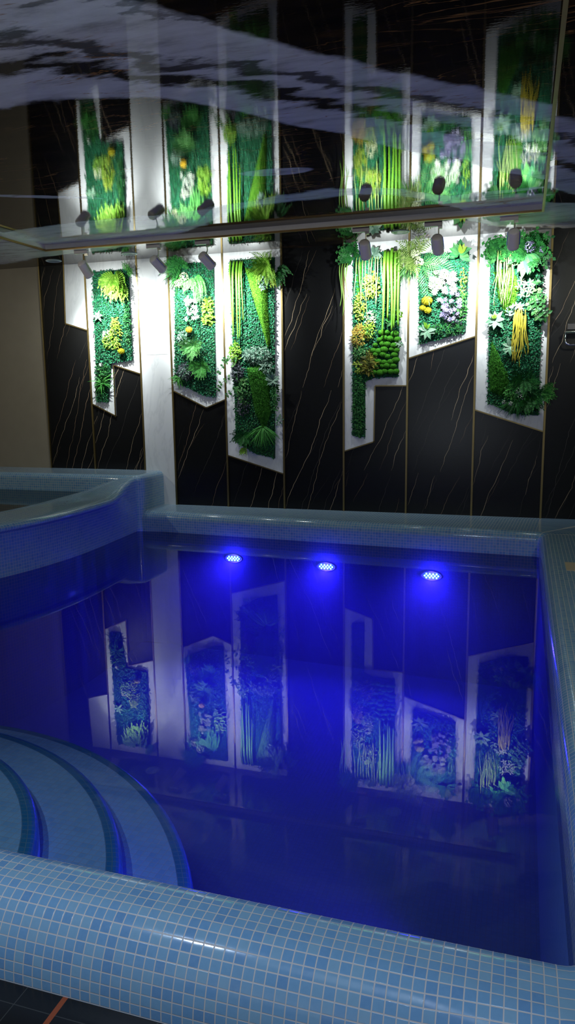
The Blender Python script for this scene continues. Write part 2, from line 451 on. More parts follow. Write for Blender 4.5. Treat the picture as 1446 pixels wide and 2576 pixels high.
# ------------------------------------------------------------------ white marble panels on the wall
def wpoly(pts): return [wp(*p) for p in pts]
PAN = {
 'A': ([(XL[1]-.25, HS), (XL[1]-.010, HS), (XL[1]-.010, .633), (XL[1]-.27, .712)], 'narrow white marble panel with slanted bottom edge and no plants on it', [(2, 3), (3, 0)]),
 'B': ([(XL[1]+.010, HS), (XL[2]-.010, HS), (XL[2]-.010, .175), (-4.063, .269), (-4.069, -.256), (XL[1]+.010, -.13)], 'white marble panel with a stepped slanted foot beside the tall white pilaster', [(2, 3), (3, 4), (4, 5)]),
 'C': ([(XL[3]+.010, HS), (XL[4]-.010, HS), (XL[4]-.010, -.096), (-3.037, -.174), (XL[3]+.010, -.003)], 'white marble panel whose bottom edge ends in a V point', [(2, 3), (3, 4)]),
 'D': ([(XL[4]+.010, HS), (XL[5]-.010, HS), (XL[5]-.010, -.824), (XL[4]+.010, -.651)], 'longest white marble panel, reaching lowest, left of the plain black slab', [(2, 3)]),
 'F': ([(XL[6]+.010, HS), (XL[7]-.010, HS), (XL[7]-.010, .017), (-1.318, .02), (-1.325, -.498), (XL[6]+.010, -.592)], 'white marble panel with a square notch right of the plain black slab', [(2, 3), (3, 4), (4, 5)]),
 'G': ([(XL[7]+.010, HS), (XL[8]-.010, HS), (XL[8]-.010, .44), (XL[7]+.010, .264)], 'shortest planted white marble panel, with its bottom edge rising to the right', [(2, 3)]),
 'H': ([(XL[8]+.010, HS), (XL[9]-.010, HS), (XL[9]-.010, -.397), (XL[8]+.010, -.207)], 'rightmost white marble panel, with a bottom edge falling to the right', [(2, 3)]),
}
for k, (poly, lab, gold) in PAN.items():
    cx = sum(p[0] for p in poly)/len(poly)
    t = thing('marble_plaque', lab, 'wall panel', (cx, D, 0), 'white marble panels on the black wall')
    m = MB(); m.prism(poly, wallpt, .0, .010); m.build('slab', M['white'], t)
    for a, b in gold:
        p, q = V((*poly[a], 0)), V((*poly[b], 0)); d = (q-p).normalized(); nn = V((-d.y, d.x, 0))
        m = MB(); m.prism([tuple((p-d*.003)[:2]), tuple((q+d*.003)[:2]), tuple((q+d*.003-nn*.011)[:2]), tuple((p-d*.003-nn*.011)[:2])], wallpt, .0, .016)
        m.build('gold_edge', M['brass'], t)
t = thing('white_marble_pilaster', 'tall narrow white marble pilaster running from ceiling to pool edge', 'pilaster', (-3.58, D, FLOOR))
m = MB(); m.box((XL[2]+.010, D-.012, FLOOR), (XL[3]-.010, D, .368)); m.build('lower_slab', M['white'], t)
m = MB(); m.box((XL[2]+.010, D-.012, .370), (XL[3]-.010, D, HS)); m.build('upper_slab', M['white'], t)

# ------------------------------------------------------------------ plants
def leaf(m, p, d, n, L, w, segs=2, bend=0.0, fold=.12, mi=0, blunt=.8):
    d = d.normalized(); s = d.cross(n)
    if s.length < 1e-4: s = d.cross(V((.3, .5, .8)))
    s.normalize(); n = s.cross(d)
    i = len(m.v); q = V(p)
    if segs <= 1:
        c = q + d*L*.5
        m.v += [tuple(q), tuple(c - s*w*.5 + n*fold*w), tuple(q+d*L), tuple(c + s*w*.5 + n*fold*w)]
        m.face((i, i+1, i+2), mi); m.face((i, i+2, i+3), mi); return
    m.v.append(tuple(q)); prev = None
    for k in range(1, segs+1):
        a = bend*(k-.5)/segs
        dd = d*math.cos(a) - n*math.sin(a); nn = n*math.cos(a) + d*math.sin(a)
        q = q + dd*(L/segs); t = k/segs
        j = len(m.v)
        if k == segs:
            m.v.append(tuple(q))
            m.face((prev, j, prev+1), mi); m.face((prev+1, j, prev+2), mi)
        else:
            ww = w*.5*math.sin(math.pi*t**blunt)
            m.v += [tuple(q - s*ww + nn*fold*w), tuple(q), tuple(q + s*ww + nn*fold*w)]
            if prev is None: m.face((i, j, j+1), mi); m.face((i, j+1, j+2), mi)
            else: m.face((prev, j, j+1, prev+1), mi); m.face((prev+1, j+1, j+2, prev+2), mi)
            prev = j
OUT = V((0, -1, 0))
def rdir(k=1.0, out=.6, down=0.0):
    a = rnd.uniform(0, 2*math.pi)
    return V((math.cos(a)*k, -out*rnd.uniform(.3, 1.4), math.sin(a)*k-down)).normalized()
def inpoly(x, z, poly):
    c = False; n = len(poly)
    for i in range(n):
        (x1, z1), (x2, z2) = poly[i], poly[i-1]
        if (z1 > z) != (z2 > z) and x < (x2-x1)*(z-z1)/(z2-z1)+x1: c = not c
    return c
def bbox(poly):
    xs = [p[0] for p in poly]; zs = [p[1] for p in poly]
    return min(xs), max(xs), min(zs), max(zs)
def at(x, z, n): return V((x, D-n, z))

def mat_leaves(poly, step=.0118, L=.020, w=.0125, n0=.026, dark=None):
    """boxwood: small leaves all over; dark(x, z) -> share of the darker leaf"""
    m = MB(); x0, x1, z0, z1 = bbox(poly); z = z0
    while z < z1:
        x = x0
        while x < x1:
            a, b = x+rnd.uniform(-.5, .5)*step, z+rnd.uniform(-.5, .5)*step
            if inpoly(a, b, poly):
                mi = 1 if dark and rnd.random() < dark(a, b) else 0
                for q in range(2 if rnd.random() < .5 else 1):
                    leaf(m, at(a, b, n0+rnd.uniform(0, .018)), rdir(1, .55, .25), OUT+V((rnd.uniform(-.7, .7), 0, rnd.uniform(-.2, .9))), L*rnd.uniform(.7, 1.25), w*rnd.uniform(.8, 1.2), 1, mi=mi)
            x += step
        z += step
    return m
def fronds(m, o, dirs, L, droop, pairs, lL, lw, mi=0, stem=True, taper=True):
    for d in dirs:
        d = d.normalized(); p = V(o); n = OUT - d*OUT.dot(d)
        if n.length < .1: n = V((0, 0, 1)) - d*d.z
        n.normalize(); LL = L*rnd.uniform(.75, 1.15); st = LL/pairs; path = [p.copy()]
        for k in range(pairs):
            t = (k+1)/pairs
            d = (d + V((0, 0, -1))*droop*st).normalized(); p = p + d*st; path.append(p.copy())
            n = (n - d*n.dot(d)).normalized(); s = d.cross(n)
            l = lL*(math.sin(math.pi*min(1, .18+.82*t)) if taper else 1)*rnd.uniform(.85, 1.1) + .004
            for sg in (-1, 1):
                leaf(m, p, s*sg*.85 + d*.6 + V((0, 0, -.15)), n, l, lw, 1, mi=mi)
        leaf(m, p, d, n, lL*.6, lw, 1, mi=mi)
        if stem: m.tube(path[::max(1, pairs//4)], .0014, 3, mi, cap=False)
def fan(n, up=0.0, spread=math.pi, out=.6, centre=-math.pi/2):
    """n directions fanned in the wall plane about an angle"""
    r = []
    for k in range(n):
        a = centre + spread*((k+.5)/n-.5) + rnd.uniform(-.15, .15)
        r.append(V((math.cos(a), -out*rnd.uniform(.4, 1.3), math.sin(a)+up)))
    return r
def clump(m, cx, cz, rx, rz, n, L, w, n0=.04, n1=.085, segs=2, mi=None, down=.1, out=.8, bend=.5):
    for k in range(n):
        a, r = rnd.uniform(0, 2*math.pi), math.sqrt(rnd.random())
        x, z = cx+math.cos(a)*r*rx, cz+math.sin(a)*r*rz
        leaf(m, at(x, z, n0+(n1-n0)*(1-r*r)*rnd.uniform(.4, 1)), rdir(1, out, down)+V((math.cos(a)*.4, 0, math.sin(a)*.4)), OUT+V((0, 0, .4)), L*rnd.uniform(.7, 1.3), w*rnd.uniform(.8, 1.2), segs, bend*rnd.uniform(.2, 1.3), mi=0 if mi is None else mi())
def moss(m, poly, h, n0=.03, step=.011, fuzz=.010):
    """a rounded moss pad with short fuzz"""
    x0, x1, z0, z1 = bbox(poly)
    def ed(x, z):
        b = 9
        for i in range(len(poly)):
            (ax, az), (bx, bz) = poly[i], poly[i-1]; dx, dz = bx-ax, bz-az
            t = max(0, min(1, ((x-ax)*dx+(z-az)*dz)/(dx*dx+dz*dz))); b = min(b, math.hypot(x-ax-t*dx, z-az-t*dz))
        return b
    def hh(x, z): return n0 + h*min(1, ed(x, z)/.055)**.5 + .006*noise.noise(V((x*40, z*40, 3)))
    z = z0; 
    while z < z1:
        x = x0
        while x < x1:
            if inpoly(x+step/2, z+step/2, poly):
                q = [(x, z), (x+step, z), (x+step, z+step), (x, z+step)]
                m.quad(*[at(a, b, (hh(a, b) if inpoly(a, b, poly) else n0)-.002) for a, b in q])
                for k in range(3):
                    a, b = x+rnd.random()*step, z+rnd.random()*step
                    leaf(m, at(a, b, hh(a, b)-.003), rdir(.8, 1.0), V((0, 0, 1)), fuzz*rnd.uniform(.7, 1.3), fuzz*.55, 1)
            x += step
        z += step
def ball(m, x, z, r, n=.05, sq=.8, fuzz=.006, cnt=160):
    o = at(x, z, n); nu, nv = 14, 8; i = len(m.v)
    for a in range(nv+1):
        for b in range(nu):
            th, ph = math.pi*a/nv, 2*math.pi*b/nu
            d = V((math.sin(th)*math.cos(ph), math.sin(th)*math.sin(ph)*.75, math.cos(th)*sq))
            m.v.append(tuple(o + d*r*(1+.05*noise.noise(d*4+V((x*9, z*9, 0))))))
    for a in range(nv):
        for b in range(nu): m.face((i+a*nu+b, i+(a+1)*nu+b, i+(a+1)*nu+(b+1) % nu, i+a*nu+(b+1) % nu))
    for k in range(cnt):
        d = V((rnd.gauss(0, 1), -abs(rnd.gauss(0, 1)), rnd.gauss(0, 1))).normalized()
        leaf(m, o + V((d.x, d.y*.75, d.z*sq))*r*.97, d+V((rnd.uniform(-.5, .5), 0, rnd.uniform(-.5, .5))), V((0, 0, 1)), fuzz*rnd.uniform(.6, 1.3), fuzz*.6, 1)
def flowerball(m, x, z, r, n=.06, cnt=120, pl=.016, mi=0):
    o = at(x, z, n)
    for k in range(cnt):
        d = V((rnd.gauss(0, 1), -abs(rnd.gauss(0, 1)), rnd.gauss(0, 1))).normalized()
        p = o + d*r*rnd.uniform(.75, 1); s = d.cross(V((rnd.uniform(-1, 1), rnd.uniform(-1, 1), rnd.uniform(-1, 1)))).normalized()
        leaf(m, p, s+d*.35, d, pl*rnd.uniform(.7, 1.2), pl*.85, 2, .3, mi=mi)
def daisy(m, p, nrm, r, petals=10, mi=0, mc=1):
    nrm = nrm.normalized(); a = nrm.cross(V((0, 0, 1))); a.normalize(); b = nrm.cross(a)
    for k in range(petals):
        t = 2*math.pi*k/petals + rnd.uniform(-.1, .1)
        leaf(m, p, a*math.cos(t)+b*math.sin(t)+nrm*.2, nrm, r*rnd.uniform(.85, 1.1), r*.36, 2, .25, mi=mi)
    i = len(m.v); m.v += [tuple(p + (a*math.cos(t)+b*math.sin(t))*r*.2 + nrm*r*.12) for t in (0, 1.57, 3.14, 4.71)]; m.face((i, i+1, i+2, i+3), mc)
def rosette(m, x, z, n, count, L, w, centre=None, spread=2*math.pi, out=.5, bend=.5, segs=4):
    o = at(x, z, n)
    for k in range(count):
        a = (centre if centre is not None else 0) + spread*(k/count-(.5 if centre is not None else 0)) + rnd.uniform(-.2, .2)
        leaf(m, o, V((math.cos(a), -out*rnd.uniform(.5, 1.4), math.sin(a))), OUT+V((0, 0, .3)), L*rnd.uniform(.8, 1.15), w*rnd.uniform(.85, 1.1), segs, bend*rnd.uniform(.5, 1.3), .08, blunt=.75)
def strand(m, x, z, n, L, r, sway=.012, arch=.02, k=14, lumpy=0):
    ph = rnd.uniform(0, 6); pts = []; dx = rnd.uniform(-.02, .02)
    for i in range(k+1):
        t = i/k; hump = math.sin(min(1, t*4)*math.pi/2)
        pts.append(at(x + dx*t + sway*math.sin(ph+t*5)*t, z + arch*(math.sin(min(1, t*5)*math.pi))*.8 - L*t, n+.045*hump))
    m.tube(pts, (lambda t: r*(1-.55*t)*(1+lumpy*math.sin(t*70))), 6)
def grass(m, x, z, n, count, L, w, centre=math.pi/2, spread=math.pi, bend=1.5, out=.7):
    o = at(x, z, n)
    for k in range(count):
        a = centre + rnd.uniform(-.5, .5)*spread
        leaf(m, o+V((rnd.uniform(-.02, .02), 0, rnd.uniform(-.02, .02))), V((math.cos(a), -out*rnd.uniform(.2, 1.3), math.sin(a))), OUT+V((0, 0, .8)), L*rnd.uniform(.6, 1.15), w, 5, bend*rnd.uniform(.5, 1.2), .1, blunt=.5)
def sprig(m, pts, n, r, leafL, leafW, each=2):
    """eucalyptus: a stem with round leaves in pairs"""
    P = [at(x, z, n+.02*math.sin(i)) for i, (x, z) in enumerate(pts)]
    m.tube(P, .0018, 4)
    for a, b in zip(P[:-1], P[1:]):
        for k in range(each):
            p = a.lerp(b, (k+rnd.random())/each); d = (b-a).normalized()
            for sg in (-1, 1):
                leaf(m, p, d.cross(OUT)*sg+d*.3+V((0, rnd.uniform(-.5, .2), 0)), OUT+V((rnd.uniform(-.4, .4), 0, .3)), leafL*rnd.uniform(.8, 1.2), leafW, 3, .3, blunt=.7)

NWP = .06
def w(px, py): return wp(px, py, NWP)
def green(label, poly_px, dark=None):
    poly = [wp(a, b, .03) for a, b in poly_px]
    x0, x1, z0, z1 = bbox(poly)
    t = thing('vertical_garden', label, 'plant wall', ((x0+x1)/2, D, z0), 'artificial plant panels on white marble')
    m = MB(); m.prism(poly[::-1], wallpt, .011, .030); m.build('backing_board', M['backing'], t)
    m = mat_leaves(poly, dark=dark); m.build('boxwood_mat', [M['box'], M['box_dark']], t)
    return t
def part(t, name, mat, label=None, smooth=False):
    """returns an MB whose .done() links it under t"""
    m = MB()
    def done():
        o = m.build(name, mat, t, smooth)
        if label: o['label'] = label
        return o
    m.done = done
    return m
def clumpP(t, name, mat, px, py, rx, rz, n, L, wd, label=None, **kw):
    m = part(t, name, mat, label); x, z = w(px, py); clump(m, x, z, rx, rz, n, L, wd, **kw); return m.done()
def fernP(t, name, mat, px, py, nf, L, pairs, lL, lw, label=None, centre=-math.pi/2, spread=math.pi, out=.6, droop=3, n0=.05):
    m = part(t, name, mat, label); x, z = w(px, py); fronds(m, at(x, z, n0), fan(nf, 0, spread, out, centre), L, droop, pairs, lL, lw); return m.done()
PI = math.pi

# panel beside the pilaster
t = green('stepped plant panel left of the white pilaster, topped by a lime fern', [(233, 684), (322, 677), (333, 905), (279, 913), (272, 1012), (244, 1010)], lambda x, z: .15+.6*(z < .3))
fernP(t, 'fern', M['lime'], 287, 690, 18, .21, 12, .062, .015, 'lime green fern with drooping fronds', centre=-PI/2, spread=3.6, out=.9, droop=7)
fernP(t, 'fern', M['lime'], 298, 712, 15, .18, 11, .060, .015, 'lime green fern with drooping fronds', centre=-PI/2-.1, spread=3.2, out=.8, droop=7)
fernP(t, 'fern', M['fern'], 318, 682, 7, .10, 9, .03, .009, centre=.6, spread=2.6)
m = part(t, 'leaf_rosette', M['pale_leaf'], 'pale spoon-shaped leaves'); x, z = w(248, 795); rosette(m, x, z, .06, 6, .065, .03, out=.8); m.done()
clumpP(t, 'foliage_clump', M['yellowgreen'], 290, 838, .06, .17, 230, .030, .014, 'yellow-green leaves')
clumpP(t, 'foliage_clump', M['lime'], 272, 858, .07, .08, 120, .026, .014, 'lime leaves')
clumpP(t, 'foliage_clump', M['cream_petal'], 268, 845, .05, .06, 60, .018, .012, 'cream flecked leaves')
clumpP(t, 'foliage_clump', M['fern_dark'], 319, 815, .03, .22, 160, .026, .012)
for a, b, r in ((307, 884, .038),):
    m = part(t, 'moss_ball', M['moss_yellow'], 'round yellow moss ball'); x, z = w(a, b); ball(m, x, z, r, .075); m.done()
m = part(t, 'calla_flower', M['white_petal'], 'white flower'); x, z = w(258, 922); rosette(m, x, z, .06, 4, .045, .03, centre=PI/2+.5, spread=1.8, out=.8); m.done()
clumpP(t, 'foliage_clump', M['fern_dark'], 260, 935, .05, .07, 90, .035, .014)
m = part(t, 'grass_tuft', M['fern'], 'spiky green grass tuft'); x, z = w(258, 965); grass(m, x, z, .05, 60, .16, .010, centre=PI*.75, spread=PI*1.7, bend=1.7); m.done()

# panel right of the pilaster
t = green('plant panel right of the white pilaster, with one orange moss ball', [(440, 664), (537, 659), (543, 998), (520, 997), (490, 985), (440, 958)], lambda x, z: .2)
fernP(t, 'fern', M['fern_dark'], 452, 665, 16, .20, 13, .05, .010, 'dark feathery fern', centre=PI*.72, spread=4.6, out=1.1, droop=4)
m = part(t, 'grass_tuft', M['fern'], 'dark grass blades hanging left'); x, z = w(450, 690); grass(m, x, z, .06, 55, .21, .011, centre=PI*1.15, spread=PI*1.1, bend=1.5); m.done()
fernP(t, 'fern', M['palm'], 478, 700, 9, .14, 12, .035, .009, centre=-PI/2, spread=2.2)
for a, b in ((466, 697), (451, 715)):
    m = part(t, 'hydrangea', M['cream_petal'], 'cream flower head'); x, z = w(a, b); flowerball(m, x, z, .042, .085, 90); m.done()
fernP(t, 'fern', M['fern'], 495, 690, 10, .26, 18, .035, .010, 'long green fern running down', centre=-PI/2+.3, spread=1.0, out=.4, droop=4)
m = part(t, 'flower_cluster', [M['white_petal'], M['yellowgreen']], 'white flowers at the bright spot'); x, z = w(482, 772)
for k in range(26):
    daisy(m, at(x+rnd.uniform(-.07, .07), z+rnd.uniform(-.12, .10), .075+rnd.uniform(0, .03)), OUT+V((rnd.uniform(-.6, .6), 0, rnd.uniform(-.3, .7))), .026, 7)
m.done()
clumpP(t, 'foliage_clump', M['lime'], 522, 785, .055, .13, 160, .040, .020, 'lime leaves')
m = part(t, 'moss_ball', M['moss_orange'], 'round orange-yellow moss ball'); x, z = w(478, 830); ball(m, x, z, .036, .085); m.done()
clumpP(t, 'foliage_clump', M['dusty'], 460, 850, .06, .06, 90, .03, .014, 'dusty grey-green leaves')
fernP(t, 'fern', M['palm'], 485, 870, 16, .15, 13, .04, .009, 'soft mid-green fern', centre=-PI/2, spread=5.5, out=.9, droop=3)
fernP(t, 'fern', M['fern'], 505, 920, 14, .15, 12, .04, .010, centre=-PI/2, spread=5.5, out=.8)
clumpP(t, 'foliage_clump', M['purple'], 466, 935, .085, .08, 200, .032, .014, 'dark grey-purple leaves', n1=.12)
clumpP(t, 'foliage_clump', M['dusty'], 468, 940, .05, .04, 40, .025, .012, n0=.10, n1=.13)
m = part(t, 'grass_tuft', M['fern'], 'thin grass at the lower edge'); x, z = w(450, 950); grass(m, x, z, .05, 40, .13, .008, centre=-PI/2-.5, spread=PI, bend=.9); m.done()

# tall panel left of the plain black slab
t = green('tallest plant panel, left of the plain black slab, with two moss wedges', [(577, 656), (690, 647), (691, 1153), (640, 1140), (594, 1112)], lambda x, z: .15+.6*(z < .1))
for px, ln, r in ((579, .58, .010), (588, .70, .013), (596, .74, .013), (604, .72, .013), (609, .55, .010)):
    m = part(t, 'cactus_stem', M['cactus'], 'long smooth lime stem', True); x, z = w(px, 657); strand(m, x, z, .05, ln, r, .004, .015, 18); m.done()
m = part(t, 'moss_mound', M['moss_lime'], 'lime green moss wedge, wide at the top'); moss(m, [w(*q) for q in ((613, 672), (668, 680), (673, 770), (680, 860), (672, 880), (640, 770))], .06); m.done()
m = part(t, 'moss_mound', M['moss_dark'], 'dark green moss wedge low in the panel'); moss(m, [w(*q) for q in ((618, 925), (655, 918), (676, 965), (682, 1040), (662, 1085), (640, 1040))], .07); m.done()
fernP(t, 'fern', M['lime'], 668, 668, 20, .21, 14, .045, .012, 'light green fern bursting out at the top', centre=PI*.5, spread=5.6, out=1.1, droop=5)
fernP(t, 'fern', M['fern_dark'], 695, 680, 9, .18, 12, .045, .013, 'dark fern over the right edge', centre=-.4, spread=1.8, out=.9, droop=5)
m = part(t, 'leaf_rosette', M['yellowgreen'], 'yellow drooping leaves'); x, z = w(690, 698); rosette(m, x, z, .09, 7, .12, .035, centre=-PI/3, spread=2.0, out=.5, bend=.8); m.done()
clumpP(t, 'foliage_clump', M['dusty'], 664, 712, .04, .06, 60, .03, .016, 'dusty white-green leaves', n0=.09, n1=.12)
clumpP(t, 'foliage_clump', M['lime'], 590, 885, .05, .09, 120, .032, .018, 'lime leaves', n1=.10)
clumpP(t, 'foliage_clump', M['dusty'], 645, 893, .14, .075, 330, .030, .012, 'wide tuft of silvery leaves', n1=.13)
clumpP(t, 'foliage_clump', M['dusty'], 668, 925, .06, .06, 110, .030, .012, n1=.12)
clumpP(t, 'foliage_clump', M['purple'], 596, 935, .055, .09, 150, .032, .016, 'dark purple leaves', n1=.11)
m = part(t, 'eucalyptus_sprig', M['ivy'], 'eucalyptus sprig reaching out to the left'); 
for pts in ([(600, 930), (580, 905), (562, 925), (548, 950)], [(602, 950), (580, 950), (560, 965), (549, 985)], [(605, 975), (585, 985), (570, 998)], [(598, 905), (575, 900), (562, 915)]):
    sprig(m, [w(*q) for q in pts], .09, .01, .030, .026, 2)
m.done()
clumpP(t, 'foliage_clump', M['ivy'], 612, 985, .06, .14, 170, .034, .020, 'mixed ivy leaves', n1=.11)
clumpP(t, 'foliage_clump', M['purple'], 610, 1020, .06, .10, 120, .030, .014, 'dark purple leaves')
m = part(t, 'leaf_rosette', M['dusty'], 'grey-green lobed leaf rosette'); x, z = w(688, 955); rosette(m, x, z, .07, 12, .085, .035, out=.7); m.done()
clumpP(t, 'foliage_clump', M['fern_dark'], 690, 1000, .03, .16, 120, .035, .014)
clumpP(t, 'foliage_clump', M['pale_leaf'], 700, 1055, .03, .05, 30, .03, .015)
m = part(t, 'grass_tuft', M['fern'], 'tuft of grass hanging at the foot'); x, z = w(662, 1075); grass(m, x, z, .06, 90, .23, .009, centre=-PI/2, spread=PI*.9, bend=1.0); m.done()
fernP(t, 'fern', M['fern_dark'], 612, 1095, 14, .13, 11, .04, .011, 'dark fern at the lower left corner', centre=-PI/2-.2, spread=4.5, out=.8)
fernP(t, 'fern', M['lime'], 612, 1125, 7, .08, 9, .028, .009, centre=-PI/2, spread=1.4, out=.8)

# notched panel right of the plain black slab
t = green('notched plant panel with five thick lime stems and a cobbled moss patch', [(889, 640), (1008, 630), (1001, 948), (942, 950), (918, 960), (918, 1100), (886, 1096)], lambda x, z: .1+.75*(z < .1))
fernP(t, 'ivy', M['fern_dark'], 884, 640, 12, .13, 6, .05, .035, 'dark ivy leaves at the top left corner', centre=PI*.7, spread=4.0, out=.9)
for px, ln in ((858, .38), (864, .46), (871, .33), (877, .30)):
    m = part(t, 'hanging_vine', M['vine_lime'], 'thin lime vine hanging off the left edge', True); x, z = w(px, 665); strand(m, x, z, .09, ln, .006, .02, .03, 14, .2); m.done()
for px, ln in ((898, .34), (905, .40), (914, .42), (921, .52), (931, .36), (938, .34), (946, .40), (952, .42), (960, .34)):
    m = part(t, 'hanging_vine', M['vine_pale'], 'thin pale hanging vine', True); x, z = w(px, 645); strand(m, x, z, .06, ln, .0052, .010, .02, 14, .2); m.done()
for px, py, ln in ((970, 632, .74), (978, 634, .58), (987, 626, .72), (997, 634, .66), (1006, 630, .66)):
    m = part(t, 'cactus_stem', M['cactus'], 'long thick lime stem', True); x, z = w(px, py); strand(m, x, z, .07, ln, .0165, .006, .02, 18, .03); m.done()
m = part(t, 'leaf_rosette', M['dusty'], 'blue-green lobed leaves behind the lamp'); x, z = w(938, 640); rosette(m, x, z, .05, 9, .09, .05, centre=PI/2, spread=4.4); m.done()
m = part(t, 'moss_mound', M['moss_green'], 'bright green moss strip'); moss(m, [w(*q) for q in ((893, 655), (912, 655), (912, 745), (893, 748))], .025); m.done()
clumpP(t, 'foliage_clump', M['yellowgreen'], 935, 715, .07, .12, 190, .030, .016, 'lime-yellow leaves', n1=.11)
clumpP(t, 'foliage_clump', M['yellowgreen'], 905, 770, .05, .12, 150, .028, .015, 'yellow leaves', n1=.10)
clumpP(t, 'foliage_clump', M['cream_petal'], 930, 800, .05, .06, 70, .02, .014)
clumpP(t, 'foliage_clump', M['amber'], 903, 845, .065, .10, 240, .034, .009, 'amber feathery leaves', n1=.13)
clumpP(t, 'foliage_clump', M['yellowgreen'], 928, 830, .05, .08, 130, .028, .012, 'yellow leaves', n1=.12)
clumpP(t, 'foliage_clump', M['ivy'], 905, 885, .06, .06, 110, .030, .016, n1=.10)
m = part(t, 'leaf_rosette', M['fern_dark'], 'dark round leaves under the stems'); x, z = w(985, 808); rosette(m, x, z, .08, 14, .06, .045); m.done()
clumpP(t, 'foliage_clump', M['lime'], 1003, 790, .02, .03, 25, .025, .02, 'lime flower buds')
k = 0
for py in range(838, 945, 14):
    for px in range(938 + (7 if (py//14) % 2 else 0), 1002, 15):
        if px < 948 and py < 862: continue
        m = part(t, 'moss_ball', M['moss_green'], 'green moss cobble'); x, z = w(px+rnd.uniform(-3, 3), py+rnd.uniform(-3, 3)); ball(m, x, z, rnd.uniform(.026, .040), .055, .72, .005, 90); m.done()
clumpP(t, 'foliage_clump', M['pale_leaf'], 1004, 865, .02, .03, 25, .035, .014)
clumpP(t, 'croton', M['croton'], 928, 915, .06, .10, 170, .050, .016, 'dark croton leaves with yellow marks', n1=.11, segs=3)
clumpP(t, 'foliage_clump', M['yellowgreen'], 903, 920, .05, .07, 60, .030, .016, 'yellow-green leaves')
clumpP(t, 'foliage_clump', M['fern_dark'], 902, 1020, .05, .30, 420, .026, .012, 'dark leaves in the narrow foot')

# shortest planted panel
t = green('short plant panel with yellow moss balls, daisies and a palm frond', [(1053, 640), (1180, 632), (1171, 836), (1054, 866)], lambda x, z: .12)
m = part(t, 'palm_frond', M['palm'], 'green palm frond'); x, z = w(1062, 660)
for d in (V((1, -.35, -.1)), V((.85, -.5, -.6)), V((.35, -.5, -1)), V((.9, -.4, .35))):
    fronds(m, at(x, z, .07), [d], .36, 2.0, 15, .10, .0075)
m.done()
m = part(t, 'bamboo_sprig', M['bamboo'], 'yellow-green bamboo leaves over the gold strip'); x, z = w(1045, 640)
fronds(m, at(x, z, .06), fan(12, .1, 4.4, .8, PI*.9), .22, 3, 10, .06, .013); m.done()
m = part(t, 'grass_tuft', M['palm'], 'drooping thin blades'); x, z = w(1040, 655); grass(m, x, z, .06, 40, .24, .009, centre=-PI/2-.2, spread=1.3, bend=.8); m.done()
for a, b in ((1048, 640), (1055, 660)):
    m = part(t, 'hydrangea', M['cream_petal'], 'cream-white flower head'); x, z = w(a, b); flowerball(m, x, z, .046, .11, 110); m.done()
m = part(t, 'leaf_rosette', M['rubber'], 'large waxy leaves at the top right corner'); x, z = w(1156, 640); rosette(m, x, z, .08, 8, .115, .065, centre=PI/2, spread=4.6, out=.7); m.done()
m = part(t, 'leaf_rosette', M['yellowgreen'], 'yellow-tinged leaf'); x, z = w(1160, 640); rosette(m, x, z, .10, 3, .085, .04, centre=PI/2-.2, spread=1.2, out=.7); m.done()
m = part(t, 'flower_cluster', [M['white_petal'], M['yellowgreen']], 'white daisies at the bright spot')
for k in range(42):
    x, z = w(1115+rnd.uniform(-30, 30), 712+rnd.uniform(-28, 26)); daisy(m, at(x, z, .075+rnd.uniform(0, .03)), OUT+V((rnd.uniform(-.5, .5), 0, rnd.uniform(-.3, .6))), .032, 9)
m.done()
m = part(t, 'flower_cluster', [M['lilac'], M['purple']], 'lilac daisies')
for k in range(30):
    x, z = w(1132+rnd.uniform(-28, 26), 772+rnd.uniform(-36, 34)); daisy(m, at(x, z, .075+rnd.uniform(0, .03)), OUT+V((rnd.uniform(-.5, .5), 0, rnd.uniform(-.5, .6))), .027, 9)
m.done()
clumpP(t, 'foliage_clump', M['purple'], 1140, 785, .11, .12, 200, .030, .011, 'dark leaves behind the daisies', n0=.04, n1=.07)
for a, b, r in ((1074, 757, .050), (1076, 781, .034), (1063, 775, .030)):
    m = part(t, 'moss_ball', M['moss_yellow'], 'yellow moss ball'); x, z = w(a, b); ball(m, x, z, r, .07, .78); m.done()
m = part(t, 'leaf_rosette', M['pale_leaf'], 'pale broad leaf rosette'); x, z = w(1074, 833); rosette(m, x, z, .07, 7, .088, .036, centre=-PI/2, spread=5.4, out=.5); m.done()
m = part(t, 'leaf_rosette', M['lime'], 'lime upright leaves'); x, z = w(1073, 828); rosette(m, x, z, .08, 5, .065, .022, centre=PI/2, spread=1.4, out=.5); m.done()
clumpP(t, 'foliage_clump', M['fern'], 1163, 770, .04, .12, 120, .028, .012)
clumpP(t, 'foliage_clump', M['lime'], 1165, 715, .025, .14, 60, .024, .012, 'lime leaves')
clumpP(t, 'foliage_clump', M['fern_dark'], 1120, 828, .16, .05, 160, .026, .012)

